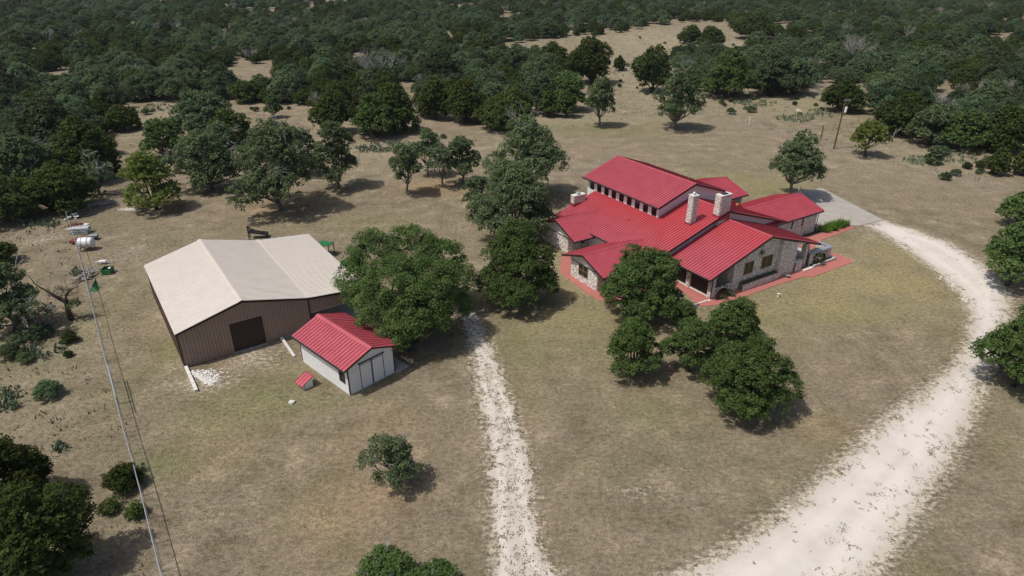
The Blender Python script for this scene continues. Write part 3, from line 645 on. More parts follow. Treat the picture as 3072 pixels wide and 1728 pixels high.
ng.links.new(na('ix', 'INT'), iop.inputs['Instance Index']); ng.links.new(cx_.outputs[0], iop.inputs['Rotation']); ng.links.new(na('sc', 'FLOAT'), iop.inputs['Scale'])
ng.links.new(iop.outputs[0], go.inputs[0])
md = wo.modifiers.new('woodland', 'NODES'); md.node_group = ng
print('forest', len(cand), cnt, len(far))
# named dead trees
def dead_at(x, y, w_px, seed, label, dense=4, thick=.09, zs=1.):
    p = G(x, y); s = FPX/K/((p-np.array([0, 0, CAM_H]))@fw); a_, b_ = dead_mesh(seed, 3., dense, 4.2, thick)
    t = thing('dead_tree', label, 'dead tree', (p[0], p[1], 0), 0); sc = w_px/s/6.6; t.scale = (sc, sc, sc*zs); link('branches', a_, t); link('trunk', b_, t); return t
dead_at(945, 225, 125, 902, 'large silvery dead tree with a dense dome of bare twigs in the woodland', 5, .07)
dead_at(1330, 175, 50, 903, 'slim dead tree inside the juniper thicket left of the meadow', 4)
dead_at(1046, 300, 40, 904, 'whitish dead snag beside the narrow sandy gap', 3, .1, 1.5)
dead_at(325, 250, 110, 905, 'white bare dead tree lying over the junipers above the round ball juniper', 3, .09, .6)
dead_at(2155, 175, 100, 906, 'wide silvery dead tree in the woodland above the utility pole', 5, .08)
dead_at(2062, 255, 60, 907, 'purple grey bare tree left of the round juniper behind the pole', 5, .05)
dead_at(2190, 255, 60, 908, 'grey bare tree right of the round juniper behind the pole', 5, .05)
dead_at(2490, 255, 80, 909, 'white dead tree on the right hand woodland near the edge', 3, .1)
dead_at(60, 470, 130, 910, 'pale dead tree whose bare limbs cross the thicket at the left edge', 4, .09)

# ================================================================== BUILDINGS
def shrink(poly, g):
    """move every side of a convex 2D polygon inwards by g"""
    out = list(poly); n = len(poly)
    A = sum(poly[i][0]*poly[(i+1) % n][1]-poly[(i+1) % n][0]*poly[i][1] for i in range(n)); sg = 1 if A > 0 else -1
    for i in range(n):
        (x0, y0), (x1, y1) = poly[i], poly[(i+1) % n]; ex, ey = x1-x0, y1-y0; L = math.hypot(ex, ey)
        if L < 1e-5: continue
        nx_, ny_ = -ey/L*sg, ex/L*sg
        out = clip(out, nx_, ny_, nx_*x0+ny_*y0+g)
        if len(out) < 3: return []
    return out
def clip(poly, a, b, c):
    """keep a x + b y >= c"""
    out = []; n = len(poly)
    for i in range(n):
        p, q = poly[i], poly[(i+1) % n]; dp, dq = a*p[0]+b*p[1]-c, a*q[0]+b*q[1]-c
        if dp >= 0: out.append(p)
        if (dp >= 0) != (dq >= 0):
            t = dp/(dp-dq); out.append((p[0]+(q[0]-p[0])*t, p[1]+(q[1]-p[1])*t))
    return out
def stones(parent, outline, P0, ax, up, nrm, holes=(), size=.36, seed=1, th=.05, skipf=None, joint=.042):
    """irregular flat stones laid over a wall face; outline is a convex polygon in (along, height) metres"""
    rng = random.Random(seed); xs = [p[0] for p in outline]; ys = [p[1] for p in outline]
    x0, x1, y0, y1 = min(xs), max(xs), min(ys), max(ys); nx_, ny_ = int((x1-x0)/size)+3, int((y1-y0)/size)+3
    pt = {(i, j): (x0+(i-1+.5*(j % 2)+rng.uniform(.08, .92))*size, y0+(j-1+rng.uniform(.08, .92))*size*.9) for i in range(-2, nx_+2) for j in range(-2, ny_+2)}
    mb = MB(); P0, ax, up, nrm = map(np.array, (P0, ax, up, nrm)); P0 = P0.astype(float)
    n = len(outline); A = sum(outline[i][0]*outline[(i+1) % n][1]-outline[(i+1) % n][0]*outline[i][1] for i in range(n))
    ol = outline if A > 0 else outline[::-1]
    for i in range(-1, nx_+1):
        for j in range(-1, ny_+1):
            c = pt[(i, j)]; poly = [(c[0]-size*2, c[1]-size*2), (c[0]+size*2, c[1]-size*2), (c[0]+size*2, c[1]+size*2), (c[0]-size*2, c[1]+size*2)]
            for di in (-2, -1, 0, 1, 2):
                for dj in (-2, -1, 0, 1, 2):
                    q = pt.get((i+di, j+dj))
                    if q is None or (di == 0 and dj == 0): continue
                    ex, ey = c[0]-q[0], c[1]-q[1]; L = math.hypot(ex, ey); ex /= L; ey /= L
                    poly = clip(poly, ex, ey, ex*(c[0]+q[0])/2+ey*(c[1]+q[1])/2)
                    if len(poly) < 3: break
                if len(poly) < 3: break
            if len(poly) < 3: continue
            for k in range(n):
                (a0, b0), (a1, b1) = ol[k], ol[(k+1) % n]; ex, ey = -(b1-b0), a1-a0; L = math.hypot(ex, ey)
                if L > 0 and len(poly) > 2: poly = clip(poly, ex/L, ey/L, (ex*a0+ey*b0)/L)
            for (hx0, hy0, hx1, hy1) in holes:
                if len(poly) < 3: break
                px = [p[0] for p in poly]; py = [p[1] for p in poly]
                if max(px) <= hx0 or min(px) >= hx1 or max(py) <= hy0 or min(py) >= hy1: continue
                best = []; ba = 0
                for (ca, cb, cc) in ((-1, 0, -hx0), (1, 0, hx1), (0, -1, -hy0), (0, 1, hy1)):
                    q = clip(poly, ca, cb, cc)
                    if len(q) > 2:
                        ar = abs(sum(q[k][0]*q[(k+1) % len(q)][1]-q[(k+1) % len(q)][0]*q[k][1] for k in range(len(q))))
                        if ar > ba: ba = ar; best = q
                poly = best
            if len(poly) < 3: continue
            if skipf and any(skipf(p[0], p[1]) for p in poly): continue
            poly = shrink(poly, joint/2)
            if len(poly) < 3: continue
            t = th*rng.uniform(.6, 1.25); m_ = len(poly); cx = sum(p[0] for p in poly)/m_; cy = sum(p[1] for p in poly)/m_
            v0 = [P0+ax*p[0]+up*p[1] for p in poly]
            v1 = [P0+ax*(cx+(p[0]-cx)*.9)+up*(cy+(p[1]-cy)*.9)+nrm*(t*rng.uniform(.85, 1.1)) for p in poly]
            flip = np.dot(np.cross(ax, up), nrm) < 0
            fs = [tuple(range(m_, 2*m_))]+[(k, (k+1) % m_, m_+(k+1) % m_, m_+k) for k in range(m_)]
            if flip: fs = [f[::-1] for f in fs]
            mb.add(v0+v1, fs, 0, rng.random())
    return mb.build('stone_facing', 'stone', parent, kind='stuff')

def roof_slope(roof, a0, a1, p_ridge, p_eave, axis_, pitch, matn, ribmat, seed=0, rib=.035, ribh=.06, nrib=1, name='roof_panel', lift=.03):
    """standing seam sheets laid one beside the other. p_ridge, p_eave: (cross position, z); axis_ 0: the ridge runs along x, 1: along y"""
    L = a1-a0; n = max(1, round(L/pitch)); pw = L/n; (c0, z0), (c1, z1) = p_ridge, p_eave
    S_ = math.hypot(c1-c0, z1-z0); sg = 1 if c1 > c0 else -1
    mb = MB(); mb.box((.004, 0, 0), (pw-.004, S_, .012), 0)
    for k in range(nrib): x = pw*k/nrib+(.0 if nrib == 1 else pw/nrib*.5); mb.box((x, .0, .012), (x+rib, S_+.004, .012+ribh), 1)
    me = mb.mesh(name, [matn, ribmat])
    # local frame: x along ridge, y down the slope
    if axis_ == 0:
        X_ = Vector((1, 0, 0)); Y_ = Vector((0, c1-c0, z1-z0)).normalized()
    else:
        X_ = Vector((0, 1, 0)); Y_ = Vector((c1-c0, 0, z1-z0)).normalized()
    N_ = X_.cross(Y_)
    if N_.z < 0: X_ = -X_; N_ = -N_; start = a1; st = -1
    else: start = a0; st = 1
    for i in range(n):
        a = start+st*i*pw; org = Vector((a, c0, z0)) if axis_ == 0 else Vector((c0, a, z0)); org = org+N_*lift
        o = link(name, me, roof)
        o.matrix_local = Matrix(((X_.x, Y_.x, N_.x, org.x), (X_.y, Y_.y, N_.y, org.y), (X_.z, Y_.z, N_.z, org.z), (0, 0, 0, 1)))
def gable(parent, a0, a1, c, zr, wl, wr, zl, zr_, axis_, pitch=.41, mats=('red', 'redrib'), th=.20, caps=True, soffit='white', eaves=(1, 1), rakes=(1, 1), capmat='red', label=None, nrib=1, rib=.035, ribh=.06, capw=.22):
    """gabled roof: deck with boxed eaves, dark fascia boards, seamed sheets, ridge cap; returns the roof part"""
    P = (lambda a, x, z: (a, x, z)) if axis_ == 0 else (lambda a, x, z: (x, a, z))
    mb = MB(); e = .02
    mb.prism([P(a0+e, c-wl+e, zl-.02), P(a0+e, c, zr-.02), P(a0+e, c+wr-e, zr_-.02), P(a0+e, c+wr-e, zr_-th+.02), P(a0+e, c, zr-th+.02), P(a0+e, c-wl+e, zl-th+.02)], np.subtract(P(a1-e, 0, 0), P(a0+e, 0, 0)), 0)
    roof = mb.build('roof', soffit, parent)
    fb = MB(); t = .03
    for k, a in enumerate((a0, a1)):
        if not rakes[k]: continue
        d = -t if a == a0 else t; aa = a
        fb.prism([P(aa, c-wl, zl+.03), P(aa, c, zr+.03), P(aa, c+wr, zr_+.03), P(aa, c+wr, zr_-th), P(aa, c, zr-th), P(aa, c-wl, zl-th)], np.subtract(P(d, 0, 0), P(0, 0, 0)))
    fb2 = MB()
    if eaves[0]: fb2.box(P(a0, c-wl-.09, zl-.16), P(a1, c-wl-.002, zl-.02)) if axis_ == 0 else fb2.box((c-wl-.09, a0, zl-.16), (c-wl-.002, a1, zl-.02))
    if eaves[1]: fb2.box(P(a0, c+wr+.002, zr_-.16), P(a1, c+wr+.09, zr_-.02)) if axis_ == 0 else fb2.box((c+wr+.002, a0, zr_-.16), (c+wr+.09, a1, zr_-.02))
    if any(rakes): fb.build('fascia_board', 'darkbrown', roof, kind='stuff')
    if any(eaves): fb2.build('gutter', 'darkbrown', roof, kind='stuff')
    roof_slope(roof, a0, a1, (c, zr), (c-wl, zl), axis_, pitch, *mats, nrib=nrib, rib=rib, ribh=ribh)
    roof_slope(roof, a0, a1, (c, zr), (c+wr, zr_), axis_, pitch, *mats, nrib=nrib, rib=rib, ribh=ribh)
    if caps:
        sl1 = (zr-zl)/wl; sl2 = (zr-zr_)/wr; w_ = capw
        cb = MB(); cb.prism([P(a0-.03, c-w_, zr-sl1*w_+.088), P(a0-.03, c, zr+.115), P(a0-.03, c+w_, zr-sl2*w_+.088), P(a0-.03, c+w_, zr-sl2*w_+.03), P(a0-.03, c, zr+.04), P(a0-.03, c-w_, zr-sl1*w_+.03)], np.subtract(P(a1+.06, 0, 0), P(a0, 0, 0)))
        cb.build('ridge_cap', capmat, roof)
    return roof
def window(parent, P0, ax, nrm, w_, h_, frame='tanframe', pane='glass', mull=1, bars=0, ft=.06, depth=.05, label=None):
    """framed window lying in the plane through P0 (bottom left corner)"""
    P0, ax, nrm = map(lambda q: np.array(q, float), (P0, ax, nrm)); up = np.array([0, 0, 1.])
    mb = MB()
    def bar(x0, x1, z0, z1, d0=.0, d1=depth):
        c = P0+ax*x0+up*z0+nrm*d0; mb.prism([c, c+ax*(x1-x0), c+ax*(x1-x0)+up*(z1-z0), c+up*(z1-z0)], nrm*(d1-d0))
    bar(0, w_, 0, ft); bar(0, w_, h_-ft, h_); bar(0, ft, ft, h_-ft); bar(w_-ft, w_, ft, h_-ft)
    for k in range(mull):
        x = w_*(k+1)/(mull+1); bar(x-ft/2, x+ft/2, ft, h_-ft)
    for k in range(bars):
        z = h_*(k+1)/(bars+1); bar(ft, w_-ft, z-ft*.3, z+ft*.3, .0, depth*.8)
    wn = mb.build('window', frame, parent)
    if label: wn['label'] = label
    for k in range(mull+1):
        x0 = w_*k/(mull+1)+.01; x1 = w_*(k+1)/(mull+1)-.01
        c = P0+ax*x0+up*.01+nrm*.012; MB().prism([c, c+ax*(x1-x0), c+ax*(x1-x0)+up*(h_-.02), c+up*(h_-.02)], nrm*.008).build('pane', pane, wn)
    return wn
def wallface(parent, P0, ax, nrm, outline, matn, th=.2, name='wall'):
    """flat wall slab whose outer face carries nrm; outline in (along, height)"""
    P0, ax, nrm = map(lambda q: np.array(q, float), (P0, ax, nrm)); up = np.array([0, 0, 1.])
    return MB().prism([P0+ax*a+up*b for a, b in outline], -nrm*th).build(name, matn, parent)

# ---------------------------------------------------------------- HOUSE (local x = along the main ridge towards the front, y = across, to the right)
HX, HY, HA = 15.14, 91.629, math.radians(32.528)
house = thing('ranch_house', 'sprawling white stone ranch house with red seamed metal roofs on several levels', 'house', (HX, HY, 0), HA-PI/2)
def HW(u, v_): c, s = math.cos(HA-PI/2), math.sin(HA-PI/2); return np.array([HX+c*u-s*v_, HY+s*u+c*v_, 0])
sl = (6.91-2.96)/12.467
# roofs
gable(house, 0, 15.225, 0, 8.776, 6.159, 6.159, 6.708, 6.708, 0)                       # clerestory
gable(house, 2.2, 20.951, 0, 6.91, 12.467, 12.594, 2.96, 2.93, 0, mats=('redmain', 'redrib'))                        # main
gable(house, 20.55, 27.413, 0, 5.876, 9.603, 10.2, 2.80, 2.66, 0, eaves=(1, 1), rakes=(0, 1), mats=('redwing', 'redrib'))   # front wing
gable(house, -15.5, -7.3, 6.56, 4.223, 4.04, 4.04, 2.62, 2.62, 1, rakes=(1, 0))          # left rear cross gable
gable(house, -18.91, -7.7, 16.49, 3.88, 3.863, 3.863, 2.55, 2.55, 1, rakes=(1, 0))       # left front cross gable
gable(house, 8.3, 20.0, 16.98, 4.42, 4.02, 4.02, 3.06, 3.06, 1, rakes=(0, 1))             # garage, right
gable(house, 8.3, 16.75, 6.22, 4.504, 4.55, 4.55, 3.02, 3.02, 1, rakes=(0, 1))           # rear right cross gable
# body walls
def body(pts_x, a0, a1, axis_, matn, name='wall'):
    P = (lambda a, x, z: (a, x, z)) if axis_ == 0 else (lambda a, x, z: (x, a, z))
    return MB().prism([P(a0, x, z) for x, z in pts_x], np.subtract(P(a1, 0, 0), P(a0, 0, 0))).build(name, matn, house)
t_ = .2
body([(-5.6, 0), (-5.6, 6.90-t_), (0, 8.776-t_), (5.6, 6.90-t_), (5.6, 0)], .55, 14.68, 0, 'white')
body([(-11.3, 0), (-11.3, 6.91-sl*11.3-t_), (0, 6.91-t_), (11.6, 6.91-sl*11.6-t_), (11.6, 0)], 2.8, 20.35, 0, 'white')
# clerestory windows: nine dark panes between white piers
for k in range(9):
    u_ = 1.13+k*1.545; zb = 5.26
    window(house, (u_+.86, -5.6, zb-.02), (-1, 0, 0), (0, -1, 0), .86, 1.06, 'darkbrown', 'glass', 0, 1, .045, .04)
# front wing walls (stone), front face at x = 27
def zw(y, z0=5.876, s_=(5.876-2.80)/9.603): return z0-s_*abs(y)-t_
fo = [(-5.4, 0), (-5.4, zw(-5.4)), (0, zw(0)), (3.0, zw(3.0)), (5.3, zw(5.3)), (5.3, 0)]
MB().prism([(20.4, a, b) for a, b in fo], (6.56, 0, 0)).build('wall', 'mortar', house)
W1 = (-3.57, 1.68, -1.95, 3.22); W2 = (-.56, 1.70, 1.45, 3.24)
def r_(a): return (a[0]+0, a[1], a[2]+0, a[3])
stones(house, [(-5.4, 0), (-5.4, zw(-5.4)), (0, zw(0)), (2.3, zw(2.3)), (2.3, 0)], (26.962, 0, 0), (0, 1, 0), (0, 0, 1), (1, 0, 0), [r_(W1), r_(W2)], .40, 3)
for wv_ in (W1, W2): window(house, (26.965, wv_[0], wv_[1]), (0, 1, 0), (1, 0, 0), wv_[2]-wv_[0], wv_[3]-wv_[1], 'tanframe', 'blind', 1, 0, .07, .05)
MB().prism([(26.97, 2.32, 0), (26.97, 2.32, zw(2.4)), (26.97, 5.4, zw(5.4)), (26.97, 5.4, 0)], (.42, 0, 0)).build('wall', 'mortar', house)
stones(house, [(2.32, 0), (2.32, zw(2.4)), (5.4, zw(5.4)), (5.4, 0)], (27.392, 0, 0), (0, 1, 0), (0, 0, 1), (1, 0, 0), [], .44, 4)
stones(house, [(0, 0), (0, zw(2.4)), (.42, zw(2.4)), (.42, 0)], (26.97, 2.318, 0), (1, 0, 0), (0, 0, 1), (0, -1, 0), [], .30, 5)
MB().box((26.97, 5.402, 0), (27.6, 6.7, 1.25)).build('low_wall', 'mortar', house)
stones(house, [(5.41, 0), (5.41, 1.25), (6.7, 1.25), (6.7, 0)], (27.602, 0, 0), (0, 1, 0), (0, 0, 1), (1, 0, 0), [], .36, 6)
MB().box((26.95, 5.41, 1.252), (27.67, 6.75, 1.31)).build('cap_stone', 'rock', house)
# gable infill above the right porch
MB().prism([(26.8, 5.4, 3.30), (26.8, 5.4, zw(5.4)), (26.8, 8.3, zw(8.3)), (26.8, 8.3, 3.02)], (.1, 0, 0)).build('gable_siding', 'white', house)
MB().box((20.4, 5.3, 0), (24.2, 8.9, 3.0)).build('wall', 'mortar', house)
# inner wall under the left porch
stones(house, [(20.5, 0), (20.5, 3.9), (26.9, 3.9), (26.9, 0)], (0, -5.402, 0), (1, 0, 0), (0, 0, 1), (0, -1, 0), [], .42, 7)
MB().box((20.4, -8.9, .0), (27.1, -5.4, .12)).build('porch_floor', 'pinkwalk', house)
MB().box((24.2, 5.3, .0), (27.1, 8.9, .10)).build('porch_floor', 'concrete', house)
# posts
def post(x0, y0, x1, y1, h_, seed, faces='wxyz'):
    b_ = MB().box((x0, y0, 0), (x1, y1, h_)).build('stone_post', 'mortar', house)
    stones(b_, [(y0, 0), (y0, h_), (y1, h_), (y1, 0)], (x1+.002, 0, 0), (0, 1, 0), (0, 0, 1), (1, 0, 0), [], .30, seed, .04)
    stones(b_, [(x0, 0), (x0, h_), (x1, h_), (x1, 0)], (0, y0-.002, 0), (1, 0, 0), (0, 0, 1), (0, -1, 0), [], .30, seed+1, .04)
    stones(b_, [(x0, 0), (x0, h_), (x1, h_), (x1, 0)], (0, y1+.002, 0), (1, 0, 0), (0, 0, 1), (0, 1, 0), [], .30, seed+2, .04); return b_
post(23.2, -8.72, 23.75, -8.15, 2.95, 20); post(26.45, -8.72, 27.0, -8.12, 2.9, 23); post(26.5, 7.75, 27.05, 8.35, 3.0, 26)
# porch screens between the posts on the left side
for a, b_ in ((20.9, 23.18), (23.77, 25.06), (25.12, 26.43)):
    MB().box((a, -8.5, .24), (b_, -8.46, 2.8)).build('porch_screen', 'screen', house)
MB().box((25.06, -8.52, .2), (25.12, -8.44, 2.85)).build('screen_mullion', 'darkbrown', house)
MB().box((20.9, -8.66, 0), (26.43, -8.4, .22)).build('sill', 'rock', house)
# corner arch: low wall between the corner post and the front wall
def archwall(name, y0, y1, h_, ay0, ay1, ah, x0, x1, seed, h2=None):
    n = 14; cy, rx = (ay0+ay1)/2, (ay1-ay0)/2; h2 = h2 or h_
    arc = [(cy-rx*math.cos(PI*k/n), ah*math.sin(PI*k/n)) for k in range(n+1)]
    ol = [(y0, 0)]+[(y0, h_), (y1, h2), (y1, 0)][0:3]+arc[::-1]
    w_ = MB().prism([(x0, a, b) for a, b in ol], (x1-x0, 0, 0)).build(name, 'mortar', house)
    ins = lambda a, b: ((a-cy)/(rx+.10))**2+(b/(ah+.10))**2 < 1
    stones(w_, [(y0, 0), (y0, h_), (y1, h2), (y1, 0)], (x1+.002, 0, 0), (0, 1, 0), (0, 0, 1), (1, 0, 0), [], .30, seed, .045, ins)
    tr = MB()
    for k in range(n):
        (a0, b0), (a1, b1) = arc[k], arc[k+1]; sc = 1+.13/rx; q = lambda a, b: (x1+.003, cy+(a-cy)*sc, b*(1+.13/ah))
        tr.prism([(x1+.003, a0, b0), (x1+.003, a1, b1), q(a1, b1), q(a0, b0)], (.06, 0, 0))
    tr.build('arch_trim', 'rock', w_); return w_
archwall('arched_wall', -8.11, -5.42, 1.22, -7.95, -5.75, .98, 26.6, 26.95, 31, 1.35)
archwall('arched_wall', 8.37, 12.85, 1.62, 9.5, 12.05, 1.32, 27.0, 27.4, 33)
MB().box((26.9, 8.37, 1.622), (27.5, 12.95, 1.70)).build('cap_stone', 'steel', house)
cw_ = MB().box((25.4, 12.5, 0), (26.99, 12.87, 1.62)).build('low_wall', 'mortar', house)
stones(cw_, [(25.4, 0), (25.4, 1.62), (26.99, 1.62), (26.99, 0)], (0, 12.498, 0), (1, 0, 0), (0, 0, 1), (0, -1, 0), [], .34, 36)
MB().box((25.4, 12.42, 1.622), (26.89, 12.97, 1.70)).build('cap_stone', 'steel', house)
stones(house, [(12.5, 0), (12.5, 1.6), (12.86, 1.6), (12.86, 0)], (27.403, 0, 0), (0, 1, 0), (0, 0, 1), (1, 0, 0), [], .3, 37)
MB().box((20.6, 8.9, 0), (26.98, 12.48, .05)).build('courtyard_floor', 'concrete', house)
# front planter under the windows
pl = MB().box((27.35, -4.1, 0), (27.62, 2.3, .82)).box((27.03, -4.1, 0), (27.348, -3.9, .82)).build('planter', 'mortar', house)
stones(pl, [(-4.1, 0), (-4.1, .82), (2.3, .82), (2.3, 0)], (27.622, 0, 0), (0, 1, 0), (0, 0, 1), (1, 0, 0), [], .34, 41)
MB().box((27.03, -3.898, 0), (27.348, 2.3, .66)).build('soil', 'soil', pl)
# planter at the foot of the courtyard wall
pl2 = MB().box((27.85, 8.6, 0), (28.1, 13.2, .3)).box((27.42, 12.95, 0), (27.848, 13.2, .3)).build('planter', 'concrete', house)
MB().box((27.42, 8.6, 0), (27.848, 12.948, .2)).build('soil', 'soil', pl2)
MB().box((27.7, 6.7, 0), (28.15, 8.5, .14)).build('step', 'rock', house)
MB().box((27.0, -9.2, 0), (27.28, -8.74, .1)).box((26.95, -11.6, 0), (27.15, -9.2, .12)).build('kerb', 'rock', house)
# star on the gable wall
sb = MB(); pts = []
for k in range(10):
    a = PI/2+PI*k/5+.12; r = .42 if k % 2 == 0 else .17; pts.append((27.06, -.92+r*math.cos(a), 3.95+r*math.sin(a)))
cpt = (27.16, -.92, 3.95)
sb.add(pts+[cpt], [(k, (k+1) % 10, 10) for k in range(10)])
for k in range(24):
    a0, a1 = 2*PI*k/24, 2*PI*(k+1)/24
    sb.beam((27.07, -.92+.45*math.cos(a0), 3.95+.45*math.sin(a0)), (27.07, -.92+.45*math.cos(a1), 3.95+.45*math.sin(a1)), .03, .03)
star = sb.build('wall_star', 'black', None); star.parent = None
star.matrix_world = Matrix.Translation((HX, HY, 0)) @ Matrix.Rotation(HA-PI/2, 4, 'Z'); tag(star, 'black metal five pointed star in a ring hanging on the stone gable wall', 'wall ornament'); star['kind'] = 'thing' if False else ''
del star['kind']
# left gables: wall faces with white siding above a dark trim line
def leftgable(uc, w_, v_, ze, zr_, seed, win=None, zt=2.35):
    body([(uc-w_, 0), (uc-w_, ze), (uc, zr_), (uc+w_, ze), (uc+w_, 0)], v_+.03, -10, 1, 'mortar')
    P0 = (uc-w_, v_, 0)
    stones(house, [(uc-w_, 0), (uc-w_, zt), (uc+w_, zt), (uc+w_, 0)], (0, v_+.028, 0), (1, 0, 0), (0, 0, 1), (0, -1, 0), [win] if win else [], .44, seed)
    stones(house, [(v_, 0), (v_, ze), (-10.8, ze), (-10.8, 0)], (uc+w_+.002, 0, 0), (0, 1, 0), (0, 0, 1), (1, 0, 0), [], .42, seed+1)
    s_ = (zr_-ze)/w_
    MB().prism([(uc-w_-.03, v_-.03, zt), (uc-w_-.03, v_-.03, ze-.02), (uc, v_-.03, zr_-.02), (uc+w_+.03, v_-.03, ze-.02), (uc+w_+.03, v_-.03, zt)], (0, .055, 0)).build('gable_siding', 'white', house)
    MB().box((uc-w_-.04, v_-.06, zt-.04), (uc+w_+.04, v_-.032, zt+.04)).build('trim', 'darkbrown', house)
s1 = (4.223-2.62)/4.04; s2 = (3.88-2.55)/3.863
leftgable(5.55, 2.75, -14.72, 4.223-s1*2.75-t_-.35, 4.223-t_-.35, 50, None, 2.18)
leftgable(16.15, 2.46, -18.3, 3.88-s2*2.46-t_-.05, 3.88-t_-.08, 54, (15.22, .86, 16.95, 2.32), 2.34)
window(house, (15.22, -18.275, .86), (1, 0, 0), (0, -1, 0), 1.73, 1.46, 'tanframe', 'glass', 1, 1, .06, .07)
window(house, (8.33, -12.6, .95), (0, 1, 0), (1, 0, 0), .8, .9, 'darkbrown', 'glass', 0, 0, .05, .06)
body([(-14.5, 0), (-14.5, 0.1), (-11.3, .1), (-11.3, 0)], 8.3, 13.7, 0, 'concrete', 'porch_floor')
# garage wing right
body([(13.3, 0), (13.3, 3.06-t_+.1), (16.98, 4.42-t_-.02), (20.6, 3.06-t_+.1), (20.6, 0)], 8.4, 19.3, 1, 'mortar')
SL = [(14.02, .0, 14.1, .01)]
stones(house, [(11.0, 0), (11.0, 3.0), (19.25, 3.0), (19.25, 0)], (20.602, 0, 0), (0, 1, 0), (0, 0, 1), (1, 0, 0), [(13.7, 1.55, 13.98, 2.96), (16.0, 1.55, 16.28, 2.96)], .40, 60)
stones(house, [(13.4, 0), (13.4, 2.9), (20.6, 2.9), (20.6, 0)], (0, 19.302, 0), (1, 0, 0), (0, 0, 1), (0, 1, 0), [], .42, 61)
for y_ in (13.7, 16.0): window(house, (20.604, y_, 1.55), (0, 1, 0), (1, 0, 0), .28, 1.41, 'darkbrown', 'glass', 0, 0, .05, .05)
dp = MB(); dp.tube([(20.75, 19.35, 2.95), (20.75, 19.35, .05)], .045, 6); dp.build('downpipe', 'darkbrown', house)
MB().tube([(27.12, 8.3, 2.6), (27.12, 8.3, .1)], .05, 6).build('downpipe', 'black', house)
MB().tube([(27.1, -8.78, 2.75), (27.1, -8.78, .05)], .04, 6).build('downpipe', 'black', house)
# dark carport opening / lamp wall on right of the main block
MB().box((20.36, 8.95, 0), (20.6, 12.2, 2.7)).build('wall', 'mortar', house)
stones(house, [(8.95, 0), (8.95, 2.7), (12.2, 2.7), (12.2, 0)], (20.602, 0, 0), (0, 1, 0), (0, 0, 1), (1, 0, 0), [], .44, 66)
# rear right wing
body([(2.2, 0), (2.2, 3.0-t_), (6.22, 4.504-t_-.05), (10.2, 3.0-t_), (10.2, 0)], 8.4, 16.1, 1, 'mortar')
stones(house, [(11.0, 0), (11.0, 2.75), (16.1, 2.75), (16.1, 0)], (10.202, 0, 0), (0, 1, 0), (0, 0, 1), (1, 0, 0), [], .42, 68)
# chimneys
def chimney(x0, y0, x1, y1, zb, zt, seed, cap=True, tp=.03):
    b_ = MB().box((x0, y0, zb), (x1, y1, zt)).build('chimney', 'mortar', house)
    H_ = zt-zb-.0
    for o_, (P0, ax, nr, L_) in enumerate((((x0, y0-.002, zb), (1, 0, 0), (0, -1, 0), x1-x0), ((x1+.002, y0, zb), (0, 1, 0), (1, 0, 0), y1-y0), ((x0, y1+.002, zb), (1, 0, 0), (0, 1, 0), x1-x0), ((x0-.002, y0, zb), (0, 1, 0), (-1, 0, 0), y1-y0))):
        stones(b_, [(0, 0), (0, H_), (L_, H_), (L_, 0)], P0, ax, (0, 0, 1), nr, [], .29, seed+o_, .045)
    MB().box((x0-.05, y0-.05, zt+.002), (x1+.05, y1+.05, zt+.07)).build('crown_slab', 'rock', b_)
    return b_
def flash(x0, y0, x1, y1, z0, z1):
    mb = MB()
    for a, b_, c, d in ((x0-.07, y0-.07, x1+.07, y0-.062), (x1+.062, y0-.062, x1+.07, y1+.07), (x0-.07, y0-.062, x0-.062, y1+.07)):
        mb.box((a, b_, z0), (c, d, z1))
    mb.build('flashing', 'redrib', house)
c1 = chimney(18.42, -4.68, 19.2, -3.75, 4.6, 9.1, 80)
flash(18.42, -4.68, 19.2, -3.75, 5.2, 5.75)
cp = MB(); cp.tube([(18.8, -4.2, 9.17), (18.8, -4.2, 9.36)], .09, 8); cp.tube([(18.8, -4.2, 9.36), (18.8, -4.2, 9.42), (18.8, -4.2, 9.55)], [.2, .2, .05], 10); cp.build('flue_cap', 'steel', c1)
c2 = chimney(19.95, -1.75, 20.85, .1, 4.6, 9.05, 85); flash(19.95, -1.75, 20.85, .1, 6.0, 6.65)
MB().box((20.1, -1.2, 9.13), (20.7, -.4, 9.22)).build('flue_cap', 'black', c2)
c3 = chimney(2.25, -9.85, 3.0, -7.9, 3.0, 5.32, 90); flash(2.25, -9.85, 3.0, -7.9, 3.4, 4.3)
cp = MB(); cp.tube([(2.6, -8.9, 5.4), (2.6, -8.9, 5.55)], .16, 8); cp.tube([(2.6, -8.9, 5.6), (2.6, -8.9, 5.66)], [.34, .3], 10); cp.build('flue_cap', 'steel', c3)
# vents on the roof
MB().tube([(12.03, -8.11, 4.3), (12.03, -8.11, 4.72)], .05, 6).build('vent_pipe', 'redrib', house)
mb = MB(); mb.tube([(16.2, 7.48, 4.5), (16.2, 7.48, 4.8)], .14, 8); mb.tube([(16.2, 7.48, 4.8), (16.2, 7.48, 5.0), (16.2, 7.48, 5.08)], [.24, .24, .06], 10); mb.build('roof_vent', 'clay', house)
mb = MB(); mb.tube([(13.4, .5, 8.5), (13.4, .5, 9.7)], .03, 5)
mb.tube([(13.0, .0, 9.6), (13.8, 1.0, 9.6)], .02, 4)
for k in range(4): mb.tube([(13.05+.2*k, .35+.25*k-.3, 9.6), (12.95+.2*k+.3, -.1+.25*k, 9.6)], .014, 4)
mb.build('roof_aerial', 'steel', house)
def house_thing(o): o.matrix_world = Matrix.Translation((HX, HY, 0)) @ Matrix.Rotation(HA-PI/2, 4, 'Z') @ o.matrix_world; return o
